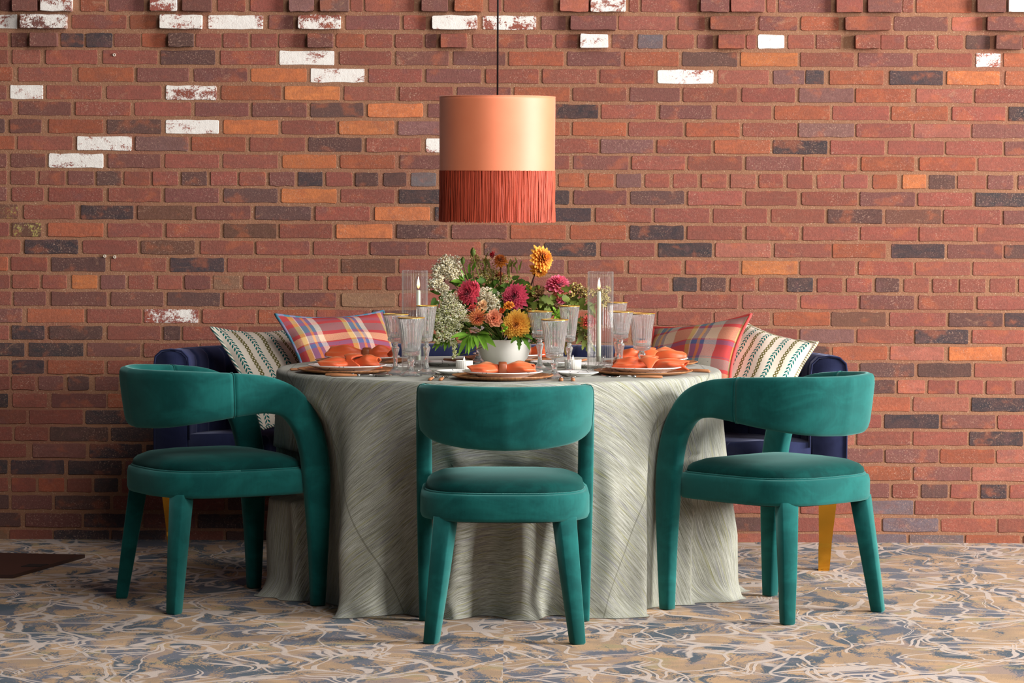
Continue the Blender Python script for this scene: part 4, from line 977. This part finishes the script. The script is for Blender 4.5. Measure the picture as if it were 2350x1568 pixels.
flower('freesia', 'bright orange freesia between the pink and mustard dahlias', 1165, 703, -.15, .017, .0075, 14, ((246, 130, 30), (250, 150, 40), (252, 180, 70)), 15, 85, .005, (.1, -.9, .4), lmin=.7,
       extra=[((10, .014, .006, ((230, 70, 40), (240, 90, 50), (246, 130, 60)), 15, 85, .004, (-.5, -.8, -.1)), {}, (-.018, -.004, -.014)), ((9, .013, .006, OT, 10, 75, .004, (.6, -.7, .3)), {}, (.012, -.004, .004))])
flower('buttercup', 'small yellow flower behind the right edge of the middle pink dahlia', 1211, 664, -.03, .017, .009, 12, ((236, 160, 50), (246, 190, 70), (250, 204, 100)), 20, 80, .004, (.4, -.7, .6), lmin=.8,
       extra=[((8, .013, .007, ((236, 160, 50), (246, 180, 60), (250, 200, 90)), 20, 80, .003, (-.3, -.6, .7)), {}, (-.020, 0, .006))])
flower('coral_bud', 'coral red bud at far right edge of the bouquet', 1341, 684, -.02, .020, .008, 12, ((190, 50, 36), (214, 76, 50), (226, 100, 66)), 6, 40, .004, (.2, -.3, .95), lmin=.8)
# green poppy buds
def bud(label, px, py, dy, s, lean, fuzzy=False):
    p = at(px, py, -1.47 + dy); t = thing('poppy_bud', label, 'bud', p, 0, 'green buds')
    v, f = lathe([(.001, -.014 * s), (.006 * s, -.010 * s), (.0078 * s, -.002 * s), (.0066 * s, .006 * s), (.003 * s, .011 * s), (.0008, .013 * s)], 14, lambda q, r, z: 1 + .08 * cos(q * 5)); mesh('bud', v, f, LEAF, t, col=[c4((104, 122, 56), .9 + .2 * (k % 3) / 2) for k in range(len(v))])
    if fuzzy:
        v, f, c = petals(10, .016, .004, ((150, 150, 60), (178, 160, 80), (196, 150, 90)), 5, 35, 0, (0, 0, 1), lmin=.8); mesh('sepals', [q + Vector((0, 0, -.004)) for q in v], f, PET, t, col=c)
    stem_to(t, (0, 0, -.012 * s), HEART - p + Vector((-.03, .01, 0)), .0019, (134, 150, 66), lean)
bud('bushy topped green bud standing highest at the left of the bouquet', 1085, 578, .0, 1.15, .014, True)
bud('smooth dark green bud below and left of the tallest bud', 1062, 598, .01, 1.0, -.006)
# sprays of tiny blossoms
def spray(name, label, blobs, n, size, cols, base=None, twig=(120, 130, 62), cat='flower', dens=None, nst=10):
    p = at(blobs[0][0], blobs[0][1], -1.47 + blobs[0][2]); t = thing(name, label, cat, p); n = int(n * (2.1 if n > 100 else 1)); size *= 1.38
    vs, fs, cs = [], [], []; tot = sum(b[3] * b[4] for b in blobs); tips = []
    for bx, by, dy, rx, ry in blobs:
        c = at(bx, by, -1.47 + dy) - p; k = .00148
        cl = [(RF.gauss(0, .45), RF.gauss(0, .45), RF.gauss(0, .45)) for _ in range(max(6, int(n * rx * ry / tot / 9)))]
        for i in range(int(n * rx * ry / tot)):
            g = RF.choice(cl); d = Vector((g[0] + RF.gauss(0, .16), g[1] + RF.gauss(0, .2), g[2] + RF.gauss(0, .16)))
            if d.length > 1.15: d *= 1.15 / d.length
            q = c + Vector((d.x * rx * k, d.y * min(rx, ry) * k, d.z * ry * k)); s = size * RF.uniform(.6, 1.3); b0 = len(vs)
            col = c4(RF.choice(cols), RF.uniform(.88, 1.06)); rot = RF.uniform(0, 1.5)
            for o in ((cos(rot), sin(rot), 0), (-cos(rot), -sin(rot), 0), (-sin(rot), cos(rot), .2), (sin(rot), -cos(rot), -.2), (.2, .1, .85), (-.1, 0, -.85)):
                vs.append(q + Vector(o) * s); cs.append(col)
            for a, b, e in ((0, 2, 4), (2, 1, 4), (1, 3, 4), (3, 0, 4), (2, 0, 5), (1, 2, 5), (3, 1, 5), (0, 3, 5)): fs.append((b0 + a, b0 + b, b0 + e))
            if i % max(1, int(n / nst / 3)) == 0: tips.append((c, q))
    tag(mesh('blossoms', vs, fs, BLOS, t, smooth=False, col=cs), kind='stuff')
    root = HEART - p + Vector((RF.uniform(-.03, .03), RF.uniform(-.03, .03), .02)); P = []
    for bx, by, dy, rx, ry in blobs:
        c = at(bx, by, -1.47 + dy) - p; P.append(tube([root, (root * .5 + c * .5) + Vector((0, 0, .015)), c], [.0018, .0014, .0010], 6))
    for c, q in tips: P.append(tube([c + Vector((0, 0, -.01)), (c + q) / 2 + Vector((0, .001, .001)), q], .0005, 4))
    v, f = join(P); mesh('stems', v, f, LEAF, t, col=[c4(twig)] * len(v))
CR = [(246, 236, 206), (254, 248, 226), (226, 210, 166), (250, 242, 214)]
GR = [(234, 234, 180), (250, 248, 214), (200, 204, 130), (252, 250, 222)]
GY = [(226, 206, 130), (214, 194, 110), (238, 226, 170), (190, 170, 90)]
spray('astilbe', 'fluffy cream blossom plume at the upper left of the bouquet', [(1032, 606, .02, 26, 20), (1012, 622, .02, 22, 18), (1040, 632, .0, 20, 14), (1000, 650, .0, 22, 18), (1018, 662, .0, 14, 12)], 1500, .0022, CR)
spray('meadowsweet', 'cream blossom spray left of the deep pink dahlia', [(1032, 694, -.08, 26, 24), (1050, 710, -.10, 18, 18), (1062, 728, -.10, 16, 14)], 800, .0021, CR + GR)
spray('meadowsweet', 'pale greenish white blossom spray at far left, over the left leaves', [(1016, 720, -.08, 22, 22), (1034, 742, -.10, 26, 26), (1008, 740, -.08, 16, 18), (1024, 768, -.10, 22, 16), (1004, 782, -.10, 10, 8)], 1100, .0022, GR)
spray('meadowsweet', 'thin white blossom strand hanging down through the left leaves', [(1040, 790, -.12, 8, 12), (1044, 806, -.12, 6, 12), (1041, 820, -.12, 4, 8)], 150, .0020, GR)
spray('astilbe', 'cream fluffy plume between the two deep pink dahlias', [(1116, 686, -.06, 22, 24), (1128, 704, -.06, 18, 18), (1138, 690, -.02, 14, 22)], 850, .0021, CR)
spray('gypsophila', 'airy golden green sprig cloud behind the deep pink dahlias', [(1112, 622, .05, 30, 26), (1130, 640, .05, 26, 26), (1092, 600, .05, 14, 22), (1150, 652, .05, 22, 22), (1120, 660, .04, 24, 16), (1168, 640, .05, 12, 8)], 700, .0019, GY, nst=40)
BRN = [(128, 86, 54), (156, 116, 70), (104, 74, 46), (170, 140, 84)]
spray('sedum', 'brown sedum head between the middle and right pink dahlias', [(1228, 672, -.05, 17, 13), (1240, 664, -.05, 10, 8)], 230, .0024, BRN, twig=(90, 84, 44))
spray('sedum', 'olive brown sedum head right of the bright pink dahlia', [(1322, 662, -.03, 16, 11), (1340, 668, -.03, 16, 13), (1310, 676, -.04, 10, 10)], 330, .0024, BRN + GY, twig=(90, 84, 44))
spray('sedum', 'hanging brown sedum sprig below the small red dahlia', [(1345, 778, -.10, 14, 12), (1352, 790, -.10, 10, 8), (1334, 764, -.08, 10, 10)], 150, .0024, BRN + GY, twig=(90, 104, 44))
spray('berry_sprig', 'lime green berry sprig between the peach and mustard flowers', [(1157, 752, -.17, 6, 8), (1152, 760, -.17, 5, 4)], 14, .0042, [(150, 186, 50), (120, 160, 40)], nst=14)
spray('sedum', 'rusty sedum head over the rim of the middle wine glass', [(1222, 712, -.08, 12, 9), (1285, 708, -.06, 12, 8)], 130, .0023, BRN, twig=(90, 84, 44))
spray('goldenrod', 'yellow green sprig seen through the right hurricane glass', [(1392, 668, .05, 12, 14), (1384, 690, .05, 16, 14), (1372, 672, .05, 14, 12)], 260, .0018, GY)
# leaves
def leaf_geo(L, w, droop, base, dirv, cols, fold=.25, tooth=0.0, twist=0):
    d = Vector(dirv).normalized(); side = d.cross(Vector((.15, -.75, .6)))
    if side.length < .2: side = d.cross(Vector((1, 0, 0)))
    side.normalize(); up = side.cross(d).normalized()
    if twist: R = Matrix.Rotation(twist, 3, d); side = R @ side; up = R @ up
    vs, cs, fs = [], [], []; n = 9
    for i in range(n):
        s = i / (n - 1); ww = w * (max(0, sin(pi * s ** .72)) ** .85) + .0006
        if tooth and 0 < i < n - 1: ww *= 1 + tooth * (1 if i % 2 else -1)
        c = Vector(base) + d * (L * s) - Vector((0, 0, 1)) * (droop * L * s * s)
        for o in (-1, 0, 1):
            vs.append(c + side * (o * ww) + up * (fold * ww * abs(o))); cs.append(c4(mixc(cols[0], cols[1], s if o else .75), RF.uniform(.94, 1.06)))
        if i:
            b = i * 3
            for o in range(2): fs.append((b - 3 + o, b - 2 + o, b + 1 + o, b + o))
    return vs, fs, cs
GL1, GL2, GL3 = ((66, 108, 32), (132, 178, 60)), ((52, 88, 32), (108, 148, 54)), ((84, 98, 46), (140, 150, 76))
def leaf_spray(label, specs, cols, stemc=(110, 140, 60), cat='foliage', name='leafy_stem', tooth=0.0):
    """specs: (px, py, dy) base, then tip px, py, dy, half width"""
    p = at(*specs[0][:2], -1.47 + specs[0][2]); t = thing(name, label, cat, p); P = []
    for bx, by, bd, tx, ty, td, w in specs:
        b, e = at(bx, by, -1.47 + bd) - p, at(tx, ty, -1.47 + td) - p; L = (e - b).length; dr = .22
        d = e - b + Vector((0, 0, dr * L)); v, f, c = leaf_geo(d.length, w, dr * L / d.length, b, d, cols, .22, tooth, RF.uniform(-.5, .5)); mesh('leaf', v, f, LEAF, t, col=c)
        P.append(b)
    root = HEART - p + Vector((0, -.02, .03)); v, f = tube([root, root * .5 + Vector((0, -.01, .02)), Vector((0, 0, 0))], .0016, 6); mesh('stem', v, f, LEAF, t, col=[c4(stemc)] * len(v))
leaf_spray('bright green leaf fan drooping left of the white bowl', [(1076, 770, -.13, 1052, 818, -.20, .0095), (1082, 772, -.14, 1068, 812, -.20, .006), (1080, 770, -.14, 1075, 814, -.21, .008), (1088, 772, -.15, 1084, 802, -.22, .0105),
      (1090, 772, -.15, 1096, 800, -.22, .009), (1074, 768, -.13, 1034, 776, -.18, .008), (1078, 768, -.12, 1050, 780, -.17, .008)], GL1)
leaf_spray('bright green pointed leaf hanging over the front of the white bowl', [(1100, 768, -.13, 1138, 797, -.19, .0125), (1098, 770, -.14, 1120, 805, -.19, .0105), (1096, 770, -.14, 1112, 803, -.19, .009), (1092, 766, -.12, 1125, 768, -.17, .010)], GL1)
leaf_spray('narrow green leaf row behind the flute at far left', [(1016, 776, -.06, 992, 800, -.10, .006), (1018, 778, -.06, 998, 806, -.10, .006), (1022, 780, -.06, 1012, 796, -.10, .006), (1026, 780, -.06, 1020, 806, -.11, .0065), (1030, 782, -.06, 1030, 800, -.10, .005), (1040, 778, -.06, 1050, 800, -.12, .006)], GL1)
leaf_spray('dark green leaf pair below the upper left cream plume', [(1010, 676, .03, 986, 668, .02, .008), (1012, 678, .03, 1016, 694, .0, .010), (1014, 678, .03, 1040, 672, .02, .008), (1020, 684, .02, 1046, 664, .02, .008), (1000, 684, .02, 988, 704, .0, .008), (1006, 690, .02, 996, 712, .0, .009)], GL2)
leaf_spray('light green leaf pair above the left deep pink dahlia', [(1062, 648, .0, 1034, 646, -.02, .010), (1066, 646, .0, 1052, 632, .0, .007), (1068, 650, .0, 1050, 658, -.02, .007), (1064, 640, .0, 1058, 618, .0, .005), (1078, 628, .0, 1076, 606, .0, .005), (1084, 622, .0, 1092, 600, .0, .005)], GL1)
leaf_spray('olive toothed leaf hanging over the right rim of the bowl', [(1196, 772, -.15, 1216, 804, -.19, .012), (1192, 774, -.15, 1191, 805, -.19, .008), (1190, 772, -.15, 1172, 789, -.19, .009), (1200, 768, -.15, 1222, 780, -.18, .012)], GL2, tooth=.25)
leaf_spray('pale green fresh leaf tuft behind the tall right flute', [(1276, 720, -.10, 1268, 704, -.12, .006), (1278, 722, -.10, 1290, 706, -.13, .006), (1276, 722, -.10, 1262, 722, -.13, .006), (1278, 724, -.10, 1292, 728, -.14, .006), (1277, 724, -.10, 1272, 742, -.14, .006), (1279, 724, -.10, 1284, 742, -.14, .0055)], ((96, 140, 40), (150, 188, 70)), tooth=.2)
leaf_spray('hanging olive leaf branch under the small red dahlia', [(1338, 752, -.08, 1328, 776, -.12, .008), (1342, 758, -.08, 1358, 784, -.12, .009), (1344, 776, -.10, 1336, 804, -.14, .009), (1348, 784, -.10, 1352, 818, -.14, .009), (1350, 786, -.10, 1366, 808, -.13, .008), (1340, 770, -.10, 1322, 790, -.13, .008)], GL3, tooth=.22)
leaf_spray('dark olive leaf drooping between the goblet and the tall flute', [(1296, 776, -.05, 1290, 800, -.09, .008), (1300, 778, -.05, 1298, 816, -.09, .009), (1302, 778, -.05, 1312, 800, -.08, .007)], ((84, 84, 30), (150, 120, 40)), tooth=.2)
RL = random.Random(19)
specs = []
for i in range(120):
    x, y = RL.uniform(1206, 1350), RL.uniform(664, 770)
    a = RL.uniform(0, 2 * pi); L = RL.uniform(18, 34); specs.append((x, y, RL.uniform(-.10, .03), x + L * cos(a), y + L * sin(a) * .9 + 4, RL.uniform(-.11, .02), RL.uniform(.009, .015)))
leaf_spray('mass of dark olive leaf branches filling the right half of the bouquet', specs, ((74, 92, 36), (134, 146, 66)), tooth=.22)
specs = []
for i in range(130):
    x, y = RL.uniform(1050, 1215), RL.uniform(640, 776)
    a = RL.uniform(0, 2 * pi); L = RL.uniform(18, 32); specs.append((x, y, RL.uniform(-.04, .04), x + L * cos(a), y + L * sin(a) * .8, RL.uniform(-.06, .03), RL.uniform(.008, .014)))
leaf_spray('mass of dark green leaf branches behind the flowers at the left half of the bouquet', specs, ((46, 72, 28), (96, 128, 50)), tooth=.15)

specs = []
for i in range(60):
    x, y = RL.uniform(998, 1066), RL.uniform(700, 786)
    a = RL.uniform(0, 2 * pi); L = RL.uniform(14, 26); specs.append((x, y, RL.uniform(-.06, .02), x + L * cos(a), y + L * sin(a) * .8, RL.uniform(-.07, .02), RL.uniform(.006, .010)))
leaf_spray('fresh green leaf branches behind the white blossom sprays at far left', specs, ((70, 104, 36), (126, 160, 64)), tooth=.1)
specs = []
for i in range(46):
    x, y = RL.uniform(1070, 1200), RL.uniform(600, 690)
    L = RL.uniform(14, 30); specs.append((x, y, RL.uniform(0, .06), x + RL.uniform(-14, 14), y - L, RL.uniform(0, .06), RL.uniform(.0022, .004)))
leaf_spray('thin feathery green stalks among the golden sprigs at the back', specs, ((96, 112, 48), (150, 156, 80)))
# pieces that belong to a part become its children
SUB = dict(piping=('seat_cushion', 'cover', 'backrest'), seam=('backrest',), seat_underside=('seat_frame',), shade_rim=('lamp_shade',), gold_rim=('bowl',), wick=('wax',), collar=('handle',), rim=('cylinder',), heart=('petals',))
for root in [o for o in COL.objects if o.parent is None and o.type == 'EMPTY']:
    kids = {}
    for ch in root.children: kids.setdefault(ch.name.split('.')[0], ch)
    for ch in list(root.children):
        for tgt in SUB.get(ch.name.split('.')[0], ()):
            if tgt in kids: ch.parent = kids[tgt]; break
